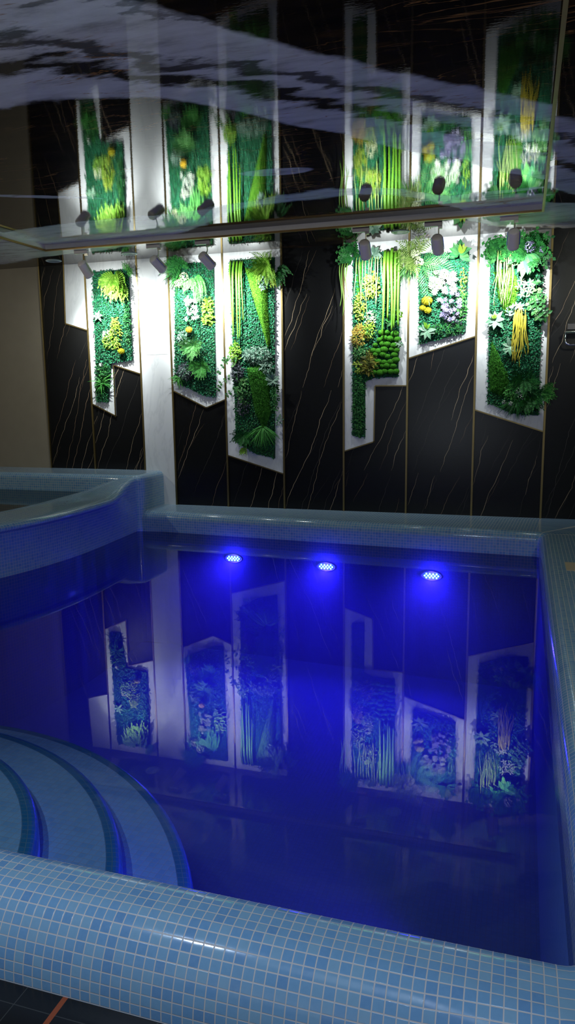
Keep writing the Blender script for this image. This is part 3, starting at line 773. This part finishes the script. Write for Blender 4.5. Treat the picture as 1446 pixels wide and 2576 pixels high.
# rightmost panel
t = green('rightmost plant panel with two yellow vine tassels and orchids', [(1234, 616), (1366, 608), (1354, 1045), (1290, 1040), (1226, 1013)], lambda x, z: .12+.6*(z < .05))
fernP(t, 'ivy', M['fern_dark'], 1252, 628, 14, .14, 5, .055, .042, 'dark ivy leaves at the top left corner', centre=PI/2, spread=5.2, out=.8)
for k in range(15):
    m = part(t, 'hanging_vine', M['vine_pale'], 'thin pale vine of the upper tassel', True); x, z = w(1250+k*2.9+rnd.uniform(-3, 3), 636+rnd.uniform(-6, 10)); strand(m, x, z, .06, rnd.uniform(.26, .46), .0048, .02, .03, 14, .25); m.done()
m = part(t, 'moss_mound', M['moss_lime'], 'lime moss wedge lit by the lamp'); moss(m, [w(*q) for q in ((1240, 680), (1290, 668), (1308, 720), (1296, 775), (1272, 800), (1250, 745))], .035); m.done()
fernP(t, 'fern', M['fern_dark'], 1335, 628, 20, .22, 9, .075, .032, 'large fern in the upper right corner, coloured dark for its shade', centre=PI*.35, spread=5.6, out=1.0, droop=3)  # shade outside the lamp beam is put into the leaf colour
m = part(t, 'leaf_rosette', M['rubber'], 'broad hanging sword leaves'); x, z = w(1328, 642); rosette(m, x, z, .10, 9, .18, .075, centre=-PI/2, spread=2.9, out=.6, bend=.6, segs=5); m.done()
m = part(t, 'leaf_rosette', M['fern'], 'bright hanging leaf'); x, z = w(1322, 655); rosette(m, x, z, .13, 3, .15, .06, centre=-PI/2, spread=1.4, out=.4, bend=.4, segs=5); m.done()
m = part(t, 'hydrangea', M['lilac'], 'lilac flower head'); x, z = w(1334, 625); flowerball(m, x, z, .05, .14, 110); m.done()
m = part(t, 'hydrangea', M['lilac'], 'small lilac flower head'); x, z = w(1366, 632); flowerball(m, x, z, .03, .14, 60); m.done()
m = part(t, 'orchid', [M['white_petal'], M['yellowgreen']], 'white orchid flowers')
for a, b in ((1312, 708), (1322, 716), (1334, 712), (1318, 730), (1330, 734), (1305, 722), (1338, 724), (1312, 742)):
    x, z = w(a, b); daisy(m, at(x, z, .10), OUT+V((rnd.uniform(-.4, .4), 0, rnd.uniform(-.2, .5))), .040, 5)
m.done()
m = part(t, 'orchid', [M['white_petal'], M['yellowgreen']], 'two lower white orchid flowers')
for a, b in ((1300, 770), (1309, 774)):
    x, z = w(a, b); daisy(m, at(x, z, .10), OUT+V((rnd.uniform(-.3, .3), 0, .2)), .042, 5)
m.done()
m = part(t, 'ivy', M['ivy'], 'variegated ivy along the right edge')
for pts in ([(1330, 735), (1345, 760), (1362, 775), (1378, 790)], [(1325, 755), (1340, 780), (1355, 800), (1370, 800)], [(1335, 745), (1355, 750), (1372, 755)], [(1345, 700), (1350, 730), (1352, 770)]):
    sprig(m, [w(*q) for q in pts], .09, .01, .042, .034, 3)
m.done()
clumpP(t, 'foliage_clump', M['pale_leaf'], 1352, 768, .06, .11, 45, .032, .022, 'white-edged ivy leaves', n0=.07, n1=.12)
m = part(t, 'leaf_rosette', M['pale_leaf'], 'silvery broad leaf rosette at the left edge'); x, z = w(1247, 806); rosette(m, x, z, .08, 8, .095, .042, out=.5); m.done()
m = part(t, 'leaf_rosette', M['lime'], 'lime upright leaves'); x, z = w(1243, 803); rosette(m, x, z, .10, 4, .05, .02, centre=PI/2, spread=1.4); m.done()
m = part(t, 'leaf_rosette', M['pale_leaf'], 'pale leaf rosette at mid height'); x, z = w(1283, 872); rosette(m, x, z, .08, 6, .085, .036, centre=-PI*.7, spread=4.2, out=.6); m.done()
clumpP(t, 'foliage_clump', M['dusty'], 1296, 782, .06, .05, 60, .045, .024, 'grey-green leaves')
for k in range(22):
    m = part(t, 'hanging_vine', M['vine_yellow'], 'yellow vine of the lower tassel', True); x, z = w(1309+rnd.uniform(-18, 16), 782+rnd.uniform(-8, 14)); strand(m, x, z, .08, rnd.uniform(.24, .46), .0052, .022, .03, 14, .2); m.done()
m = part(t, 'moss_mound', M['moss_dark'], 'dark green moss wedge'); moss(m, [w(*q) for q in ((1236, 850), (1250, 880), (1280, 945), (1284, 985), (1262, 1000), (1230, 985), (1228, 920))], .05); m.done()
fernP(t, 'fern', M['fern_dark'], 1318, 955, 16, .17, 12, .045, .012, centre=-PI/2, spread=5.5, out=.8)
clumpP(t, 'foliage_clump', M['fern'], 1285, 985, .07, .07, 120, .032, .012, n1=.11)
m = part(t, 'flower_cluster', M['white_petal'], 'tiny white flower heads')
for a, b, r in ((1305, 985, .03), (1310, 1000, .03), (1285, 1015, .022), (1268, 1012, .02)):
    x, z = w(a, b); flowerball(m, x, z, r, .10, 40, .008)
m.done()
fernP(t, 'fern', M['fern_dark'], 1335, 1000, 16, .16, 12, .045, .012, 'dark fern in the lower right corner', centre=-PI/3, spread=4.5, out=.9)
fernP(t, 'fern', M['fern'], 1362, 985, 9, .14, 11, .04, .009, centre=0, spread=2.2, out=.8)
m = part(t, 'grass_tuft', M['fern_dark'], 'dark grass hanging below the edge'); x, z = w(1298, 1010); grass(m, x, z, .06, 70, .17, .010, centre=-PI/2, spread=PI*1.0, bend=.9); m.done()

# ------------------------------------------------------------------ spotlights under the border ceiling
SPOT = [((-3.97, 6.30), (-4.06, .62), 'leftmost spotlight, hanging before the narrow bare white panel'),
        ((-3.215, 6.30), (-3.14, .76), 'spotlight hanging before the white pilaster'),
        ((-2.735, 6.30), (-2.61, .74), 'spotlight hanging at the top of the V-ended plant panel'),
        ((-1.31, 6.30), (-1.32, .82), 'spotlight over the notched plant panel right of the plain black slab'),
        ((-.717, 6.30), (-.70, .86), 'spotlight over the short plant panel with daisies'),
        ((-.133, 6.30), (-.15, .80), 'rightmost spotlight, next to the shaded corner fern')]
for (sx, sy), (tx, tz), lab in SPOT:
    t = thing('track_spotlight', lab, 'spotlight', (sx, sy, HS), 'spotlights under the ceiling border')
    m = MB(); m.box((sx-.095, sy-.018, HS-.030), (sx+.045, sy+.018, HS)); m.build('adapter_box', M['spot_box'], t, bevel=.003)
    c = V((sx+.012, sy, HS-.170))
    tgt = V((tx, D, tz)); ax = (tgt-c).normalized()
    if sx < -2.5: ax = (ax + V((.22, 0, -.10))).normalized()
    else: ax = (ax + V((0, 0, -.35))).normalized()
    m = MB(); m.tube([(sx+.018, sy, HS-.028), (sx+.018, sy, HS-.085), c-ax*.03], .0055, 8)
    m.box((sx+.012, sy-.008, HS-.050), (sx+.045, sy+.008, HS-.030)); m.build('arm', M['spot_arm'], t)
    r = .044
    m = MB(); m.lathe([(.012, -.080), (r*.82, -.078), (r, -.066), (r, .058), (r*1.04, .060), (r*1.04, .074), (r*.9, .074), (r*.86, .060)], c, ax, 28); m.build('lamp_body', M['spot_body'], t, True)
    m = MB(); m.lathe([(r*.84, .056), (r*.84, .0615)], c, ax, 24); m.build('lens', M['lens'], t)
    for s in (-1, 1):
        side = ax.cross(V((0, 0, 1))).normalized()*s
        m = MB(); m.tube([c+side*(r+.002)-ax*.07, c+side*(r+.004)+ax*.05], .003, 6); m.build('yoke', M['spot_arm'], t)
    k = 1.0 if sx < -2 else .85
    p = c + ax*.085
    for nm, en, deg, bl in (('spot_beam', 175*k, 78, 1.0), ('spot_spill', 36*k, 150, 1.0)):     # bright core and the wide spill of the lamp
        ld = bpy.data.lights.new(nm, 'SPOT'); ld.energy = en; ld.color = (.92, 1.0, .97); ld.spot_size = math.radians(deg); ld.spot_blend = bl; ld.shadow_soft_size = .02
        lo = bpy.data.objects.new(nm, ld); C.objects.link(lo); lo.location = p + V((0, 0, Z0))
        lo.rotation_euler = (tgt-p).to_track_quat('-Z', 'Y').to_euler()

# unlit downlights in the border ceiling
for (x, y), lab in (((-4.554, 6.672), 'unlit round downlight in the ceiling border above the bare white panel'), ((-3.661, 6.604), 'unlit round downlight in the ceiling border by the pilaster'), ((-1.046, 6.55), 'unlit round downlight in the ceiling border near the daisy panel')):
    t = thing('recessed_downlight', lab, 'downlight', (x, y, HS), 'unlit downlights in the ceiling border')
    m = MB(); m.lathe([(.078, 0), (.078, -.004), (.070, -.007), (.060, -.004), (.060, 0)], (x, y, HS), (0, 0, 1), 32); m.build('ring', M['downlight'], t, True)
    m = MB(); m.lathe([(.058, -.0015), (.058, -.0045)], (x, y, HS), (0, 0, 1), 28); m.build('lens', M['down_lens'], t)

# chrome towel shelf on the right of the back wall
t = thing('towel_shelf', 'chrome towel shelf on the black wall at the right edge', 'towel shelf', (.6, D, .45))
x0, x1 = .305, .905
za, zb, zc = wp(1430, 838, .1)[1], wp(1430, 868, .1)[1], wp(1430, 821, .0)[1]
m = MB()
m.box((x0+.03, D-.014, zc-.028), (x1-.03, D, zc+.022)); m.build('wall_plate', M['chrome'], t, bevel=.003)
m = MB()
for x in (x0+.012, x1-.012):
    m = MB(); m.tube([(x, D-.005, za+.004), (x, D-.19, za+.004)], .008, 10); m.build('side_rail', M['chrome'], t)
m = MB()
for k in range(4): m.tube([(x0+.012, D-.04-k*.05, za+.004), (x1-.012, D-.04-k*.05, za+.004)], .006, 10)
m.build('shelf_bar', M['chrome'], t, True)
m = MB()
zz = zb
m.tube([(x0+.014, D-.16, za), (x0+.014, D-.16, zz+.03), (x0+.022, D-.16, zz+.012), (x0+.045, D-.16, zz), (x1-.045, D-.16, zz), (x1-.022, D-.16, zz+.012), (x1-.014, D-.16, zz+.03), (x1-.014, D-.16, za)], .0085, 12)
m.build('towel_rail', M['chrome'], t, True)

# ------------------------------------------------------------------ swimming pool
pool = thing('swimming_pool', 'swimming pool of light blue mosaic filled with blue-lit water', 'swimming pool', (-1.7, 3.8, FLOOR))
def arc(cx, cy, r, a0, a1, n): return [(cx+r*math.cos(a0+(a1-a0)*k/n), cy+r*math.sin(a0+(a1-a0)*k/n)) for k in range(n+1)]
def back_y(x): return 6.432 - (x+3.33)*.0715
R1, R2 = .03, .055
yb = back_y(PX1)
path = [(-3.66 + (PX1-R1+3.66)*k/12, 0) for k in range(13)]
path = [(x, back_y(x)) for x, _ in path]
path += arc(PX1-R1, back_y(PX1-R1)-R1, R1, PI/2-.07, 0, 5)[1:]
n_right = len(path)
yr = path[-1][1]
path += [(PX1, yr+(PYF+R2-yr)*k/16) for k in range(1, 17)]
path += arc(PX1-R2, PYF+R2, R2, 0, -PI/2, 8)[1:]
n_front = len(path)
path += [(PX1-R2+(PX0+.06-PX1+R2)*k/20, PYF) for k in range(1, 21)]
path += arc(PX0+.06, PYF+.06, .06, -PI/2, -PI, 5)[1:]
path += [(PX0, 1.9), (PX0, 2.6), (PX0, 3.42)]
def sweep(m, path, profile, uv0=0, mi=0, closed_end=False):
    """profile(k, s) -> list of (offset, z, v); offset to the left of travel"""
    n = len(path); L = [0]
    for a, b in zip(path[:-1], path[1:]): L.append(L[-1]+math.hypot(b[0]-a[0], b[1]-a[1]))
    rows = []
    for k, p in enumerate(path):
        a, b = path[max(k-1, 0)], path[min(k+1, n-1)]
        tx, ty = b[0]-a[0], b[1]-a[1]; l = math.hypot(tx, ty); nx, ny = -ty/l, tx/l
        row = []
        for d, z, v in profile(k, L[k]):
            x, y = p[0]+nx*d, p[1]+ny*d
            if y > D-.0005: y = D-.0005
            row.append(((x, y, z), (L[k]+uv0, v)))
        rows.append(row)
    i = len(m.v); q = len(rows[0])
    for r in rows: m.v += [c[0] for c in r]
    for k in range(n-1):
        for j in range(q-1):
            m.face((i+k*q+j, i+(k+1)*q+j, i+(k+1)*q+j+1, i+k*q+j+1), mi, [rows[k][j][1], rows[k+1][j][1], rows[k+1][j+1][1], rows[k][j+1][1]])
BOT = HW-1.15
def coping_profile(k, s):
    if k < n_right-3: d1, d2, zf, e = .9, 1.0, HC, 0           # against the wall
    elif k < n_front-8: d1, d2, zf, e = .42, .58, FLOOR, 1
    elif k < n_front: 
        f = (k-(n_front-8))/8; d1, d2, zf, e = .42*(1-f)+.13*f, .58*(1-f)+.255*f, FLOOR, 1
    else: d1, d2, zf, e = .13, .255, FLOOR, 1
    r = .08
    pts = [(0, HW-.10)] + [(r-r*math.cos(a), HC-r+r*math.sin(a)) for a in [PI/2*j/8 for j in range(9)]]
    pts += [(r+(d1-r)*j/3, HC) for j in (1, 2, 3)]
    pts += [(d1+(d2-d1)*math.sin(a), HC-(HC-zf)*(1-math.cos(a))) for a in [PI/2*j/12 for j in range(1, 13)]]
    out = []; v = 0; pr = pts[0]
    for p in pts:
        v += math.hypot(p[0]-pr[0], p[1]-pr[1]); pr = p; out.append((p[0], p[1], v))
    return out
m = MB(); sweep(m, path, coping_profile)
m.build('coping', M['mosaic'], pool, True)['label'] = 'rounded pale blue mosaic rim around the pool'
# hot tub side curve (pool side of its wall), from the back coping round to the left
tub = [(-3.60, 6.62), (-3.60, 6.40), (-3.585, 6.15), (-3.565, 5.85), (-3.55, 5.55), (-3.548, 5.3), (-3.565, 5.05), (-3.60, 4.80), (-3.665, 4.52), (-3.76, 4.25), (-3.90, 3.98), (-4.10, 3.74), (-4.36, 3.56), (-4.70, 3.44), (-5.26, 3.36), (-6.1, 3.33), (-7.19, 3.33)]
def catmull(P, n=5):
    out = []
    for i in range(len(P)-1):
        p0, p1, p2, p3 = P[max(i-1, 0)], P[i], P[i+1], P[min(i+2, len(P)-1)]
        for k in range(n):
            t = k/n; out.append(tuple(.5*((2*b)+(c-a)*t+(2*a-5*b+4*c-d)*t*t+(3*b-a-3*c+d)*t**3) for a, b, c, d in zip(p0, p1, p2, p3)))
    return out+[P[-1]]
tubc = catmull(tub, 4)
# basin: walls below the coping and the bottom
m = MB()
sweep(m, path, lambda k, s: [(0, BOT, 0), (0, HW-.10, 1.05)])
poly = [p for p in path if p[0] > -3.56 or p[1] < 5] + [p for p in tubc[::-1] if p[0] > PX0+.01 and p[1] < 6.42]
i = len(m.v); m.v += [(x, y, BOT) for x, y in poly]; m.face(range(i, i+len(poly)), 0, [(x, y) for x, y in poly])
b = m.build('basin', M['mosaic_pool'], pool)
# three curved entry steps in the near left corner
SC = (-2.396, 1.235)
for depth, R in ((.25, 1.612), (.15, 1.385), (.05, 1.123)):
    z = HW-depth; a0 = math.asin((PYF-SC[1])/R)
    a1 = PI-a0
    N = 48; m = MB(); band = .052
    ang = [a0+(a1-a0)*k/N for k in range(N+1)]
    i = len(m.v)
    ro = R-band
    b0 = math.asin((PYF-SC[1])/ro)
    angi = [b0+(PI-2*b0)*k/N for k in range(N+1)]
    inner = [(SC[0]+ro*math.cos(a), SC[1]+ro*math.sin(a)) for a in angi]
    m.v += [(x, y, z) for x, y in inner]; m.face(range(i, i+N+1), 0, [(x, y) for x, y in inner])
    for k in range(N):      # riser
        (x, y), (x2, y2) = [(SC[0]+R*math.cos(a), SC[1]+R*math.sin(a)) for a in (ang[k], ang[k+1])]
        zb = BOT
        m.quad((x, y, zb), (x2, y2, zb), (x2, y2, z-.05), (x, y, z-.05), 0, [(ang[k]*R, zb), (ang[k+1]*R, zb), (ang[k+1]*R, z-.05), (ang[k]*R, z-.05)])
    o = m.build('entry_step', M['mosaic_pool'], pool); o['label'] = 'curved underwater step'
    m = MB()
    for k in range(N):
        pi, pj = inner[k], inner[k+1]
        po, pq = [(SC[0]+R*math.cos(a), SC[1]+R*math.sin(a)) for a in (ang[k], ang[k+1])]
        u0, u1 = ang[k]*R, ang[k+1]*R
        def ring(a, h): return (SC[0]+h*math.cos(a), SC[1]+h*math.sin(a))
        prof = [(R-.028+.028*math.sin(b), z-.028+.028*math.cos(b)) for b in [PI/2*j/5 for j in range(6)]] + [(R, z-.05)]
        a_, b_ = ring(ang[k], R-.028), ring(ang[k+1], R-.028)
        m.quad((*a_, z), (*b_, z), (*pj, z), (*pi, z), 0, [(u0, .02), (u1, .02), (u1, band), (u0, band)])
        for j in range(6):
            (h0, z0), (h1, z1) = prof[j], prof[j+1]; v0, v1 = .02-.009*j, .011-.009*j
            m.quad((*ring(ang[k], h1), z1), (*ring(ang[k+1], h1), z1), (*ring(ang[k+1], h0), z0), (*ring(ang[k], h0), z0), 0, [(u0, v1), (u1, v1), (u1, v0), (u0, v0)])
    q = m.build('nosing', M['nosing'], None); q.parent = o; q.matrix_parent_inverse = Matrix.Translation(-V(pool['_o'])); q['label'] = 'dark teal mosaic nosing'

# tan marker tile on the right-hand coping
m = MB(); m.box((.305, 4.93, HC), (.40, 5.16, HC+.004))
tag(m.build('marker_tile', M['marker'], bevel=.001), 'tan rectangular marker tile on the right pool rim', 'tile')

# the water: waves on top, clear at its sides, faint haze inside
m = MB()
inset = [(x, y) for x, y in poly]
cx, cy = -1.7, 3.8
n = len(inset)
pts = inset
m.v += [(x, y, HW) for x, y in pts] + [(x, y, BOT+.004) for x, y in pts]
m.face(range(n-1, -1, -1), 0); m.face(range(n, 2*n), 1)
for k in range(n): m.face((k, (k+1) % n, n+(k+1) % n, n+k), 1)
me_w = m.build('pool_water', [M['water'], M['water_clear']])
import bmesh
bm = bmesh.new(); bm.from_mesh(me_w.data); bmesh.ops.recalc_face_normals(bm, faces=bm.faces); bm.faces.ensure_lookup_table()
if bm.faces[0].normal.z < 0: bmesh.ops.reverse_faces(bm, faces=bm.faces)
bm.to_mesh(me_w.data); bm.free()
me_w.data.update(); tag(me_w, 'deep blue glowing water filling the swimming pool', 'pool water', kind='stuff')

# three underwater LED lights on the far pool wall
for px, (X, Zl), lab in ((585, (-2.57, -1.575), 'leftmost of three blue underwater lights on the far pool wall'), (820, (-1.645, -1.583), 'middle one of three blue underwater lights on the far pool wall'), (1085, (-.695, -1.590), 'rightmost of three blue underwater lights on the far pool wall')):
    y = back_y(X)
    t = thing('underwater_light', lab, 'pool light', (X, y, Zl), 'blue lights on the far pool wall')
    m = MB(); N = 32
    def oval(a, b, h): return [(X+a*math.cos(2*PI*k/N), y-h, Zl+b*math.sin(2*PI*k/N)) for k in range(N)]
    rings = [oval(.094, .046, 0), oval(.094, .046, .010), oval(.086, .040, .016), oval(.080, .034, .012)]
    for r in rings: m.v += r
    for j in range(3):
        for k in range(N): m.face((j*N+k, j*N+(k+1) % N, (j+1)*N+(k+1) % N, (j+1)*N+k))
    m.build('bezel', M['steel'], t, True)
    m = MB(); m.v += oval(.080, .034, .012); m.face(range(N)); m.build('face_plate', M['led_face'], t)
    m = MB()
    for r_, cnt in ((-.016, 4), (.0, 5), (.016, 4)):
        for k in range(cnt):
            x = X+(k-(cnt-1)/2)*.029; m.lathe([(.0075, 0), (.006, .004), (.002, .006)], (x, y-.012, Zl+r_), (0, -1, 0), 10)
    m.build('led_cluster', M['led'], t)
    for kind, en, dy in (('SPOT', 130, .03), ('POINT', 7, .05)):
        ld = bpy.data.lights.new('pool_glow', kind); ld.energy = en; ld.color = (.03, .012, 1.0); ld.shadow_soft_size = .035
        lo = bpy.data.objects.new('pool_glow', ld); C.objects.link(lo); lo.location = (X, y-dy, Zl+Z0)
        if kind == 'SPOT':
            ld.spot_size = math.radians(112); ld.spot_blend = 1.0
            lo.rotation_euler = V((0, -1, -.5)).to_track_quat('-Z', 'Y').to_euler()

# one more blue light in the near pool wall, out of sight from here, washes the steps
ld = bpy.data.lights.new('pool_glow', 'SPOT'); ld.energy = 130; ld.color = (.03, .012, 1.0); ld.shadow_soft_size = .035; ld.spot_size = math.radians(50); ld.spot_blend = .8
lo = bpy.data.objects.new('pool_glow', ld); C.objects.link(lo); lo.location = (.02, 1.54, HW-.13+Z0)
lo.rotation_euler = V((-1.25, .62, -.06)).to_track_quat('-Z', 'Y').to_euler()

# ------------------------------------------------------------------ hot tub in the back left corner
ht_ = thing('hot_tub', 'raised mosaic hot tub standing in the far left corner beside the pool', 'hot tub', (-4.6, 5.4, FLOOR))
TW, RZ = -.985, -.955
def sm(a, b, x):
    t = max(0, min(1, (x-a)/(b-a))); return t*t*(3-2*t)
def rim_profile(k, s):
    # offsets are to the right of travel here (travel is towards the camera), so negative = into the tub
    y = tubc[k][1]; up = .14*sm(5.85, 6.50, y); o = 1-sm(5.8, 6.25, y)
    lipz = RZ+up
    pts = [(.0, BOT), (.0, HW), (.0, lipz-.075), (.014*o, lipz-.066), (.030*o, lipz-.055), (.036*o, lipz-.040), (.036*o-.006, lipz-.022), (.036*o-.024, lipz-.008), (-.06, lipz), (-.20, RZ+up*.8), (-.36, RZ+up*.45), (-.46, RZ-.001), (-.52, RZ-.010), (-.56, RZ-.035), (-.57, TW-.05), (-.57, TW-.6)]
    out = []; v = 0; pr = pts[0]
    for p in pts:
        v += math.hypot(p[0]-pr[0], p[1]-pr[1]); pr = p; out.append((p[0], p[1], v))
    return out
m = MB(); sweep(m, tubc, rim_profile); m.build('side_wall', M['mosaic'], ht_, True)['label'] = 'curved side wall with overhanging rounded rim'
# raised ledge along the wall with a rounded end
m = MB(); LZ = -.812; EX, EY = -3.545, 6.40
lp = [(-7.15, EY), (-5.5, EY), (-4.4, EY), (-3.9, EY)] + arc(EX-.12, EY+.12, .12, -PI/2, 0, 8) + [(EX, 6.6), (EX, D-.001)]
def ledge_profile(k, s):
    r = .055
    pts = [(0, BOT), (0, LZ-r)] + [(r-r*math.cos(a), LZ-r+r*math.sin(a)) for a in [PI/2*j/6 for j in range(1, 7)]]
    out = []; v = 0; pr = pts[0]
    for p in pts:
        v += math.hypot(p[0]-pr[0], p[1]-pr[1]); pr = p; out.append((p[0], p[1], v))
    return out
sweep(m, lp, ledge_profile)
top = [(lp[0][0], EY+.055), (EX-.12, EY+.055)] + arc(EX-.12, EY+.12, .065, -PI/2, 0, 8)[1:] + [(EX-.055, D-.001), (lp[0][0], D-.001)]
i = len(m.v); m.v += [(x, y, LZ) for x, y in top]; m.face(range(i, i+len(top)), 0, [(x, y) for x, y in top])
m.build('back_ledge', M['mosaic'], ht_, True)['label'] = 'higher ledge along the wall'
# tub basin floor and its water
tin = []
for k, p in enumerate(tubc):
    a, b = tubc[max(k-1, 0)], tubc[min(k+1, len(tubc)-1)]; tx, ty = b[0]-a[0], b[1]-a[1]; l = math.hypot(tx, ty)
    if p[1] < 6.36: tin.append((p[0]+ty/l*.569, p[1]-tx/l*.569))
tp = [(-7.19, 6.395), (tin[0][0], 6.395)] + tin + [(-7.19, tin[-1][1])]
m = MB(); m.v += [(x, y, TW-.55) for x, y in tp]; m.face(range(len(tp)-1, -1, -1), 0, [(x, y) for x, y in tp[::-1]]); m.build('tub_floor', M['mosaic_pool'], ht_)
m = MB(); m.v += [(x, y, TW) for x, y in tp]; m.face(range(len(tp)-1, -1, -1))
tag(m.build('hot_tub_water', M['tub_water']), 'still dark green water filling the raised hot tub', 'hot tub water', kind='stuff')

# ------------------------------------------------------------------ ceiling lamps behind the camera, and added fill lights
def area(name, loc, target, size, energy, col):
    ld = bpy.data.lights.new(name, 'AREA'); ld.shape = 'DISK'; ld.size = size; ld.energy = energy; ld.color = col
    o = bpy.data.objects.new(name, ld); C.objects.link(o); o.location = V(loc)+V((0, 0, Z0))
    o.rotation_euler = (V(target)-V(loc)).to_track_quat('-Z', 'Y').to_euler()
area('overhead_light', (-1.6, .3, HT-.01), (-1.6, .301, -2), .08, 34, (.74, .89, 1.12))
area('overhead_light', (-.4, -.3, HT-.01), (-.4, -.299, -2), .08, 34, (.74, .89, 1.12))
area('overhead_light', (-5.8, 3.6, HS-.03), (-4.6, 6.4, -.6), .12, 16, (1.0, 1.0, .80))  # unseen fill added to brighten the hot tub and far coping
area('overhead_light', (1.2, 2.6, HS-.03), (-.6, 6.3, -.6), .12, 16, (1.0, 1.0, .80))  # matching fill added from the right, no fixture there

area('ceiling_fill', (-1.4, -1.9, -1.1), (-1.4, -1.899, 1.4), 1.4, 130, (.80, .90, 1.0))  # broad unseen fill added near the floor to brighten the ceiling
wd = bpy.data.worlds.new('room_air'); wd.use_nodes = True; bpy.context.scene.world = wd
wd.node_tree.nodes['Background'].inputs[0].default_value = (.6, .7, .8, 1); wd.node_tree.nodes['Background'].inputs[1].default_value = .0

# ------------------------------------------------------------------ camera and view
cam = bpy.data.cameras.new('camera'); co = bpy.data.objects.new('camera', cam); C.objects.link(co)
cam.sensor_fit = 'VERTICAL'; cam.sensor_height = 36; cam.sensor_width = 36; cam.lens = F/2576*36; cam.clip_start = .05; cam.clip_end = 60
mx = Matrix((CR, CU, -CF)).transposed().to_4x4(); mx.translation = V((0, 0, Z0)); co.matrix_world = mx
sc = bpy.context.scene; sc.camera = co
sc.view_settings.view_transform = 'Standard'; sc.view_settings.look = 'None'; sc.view_settings.exposure = 0; sc.view_settings.gamma = 1; sc.view_settings.use_curve_mapping = False
cy = sc.cycles; cy.max_bounces = 8; cy.diffuse_bounces = 3; cy.glossy_bounces = 4; cy.transmission_bounces = 4; cy.volume_bounces = 0; cy.transparent_max_bounces = 12
cy.sample_clamp_indirect = 6; cy.use_denoising = True; cy.caustics_reflective = False; cy.caustics_refractive = False
for o in bpy.data.objects:
    if '_o' in o: del o['_o']
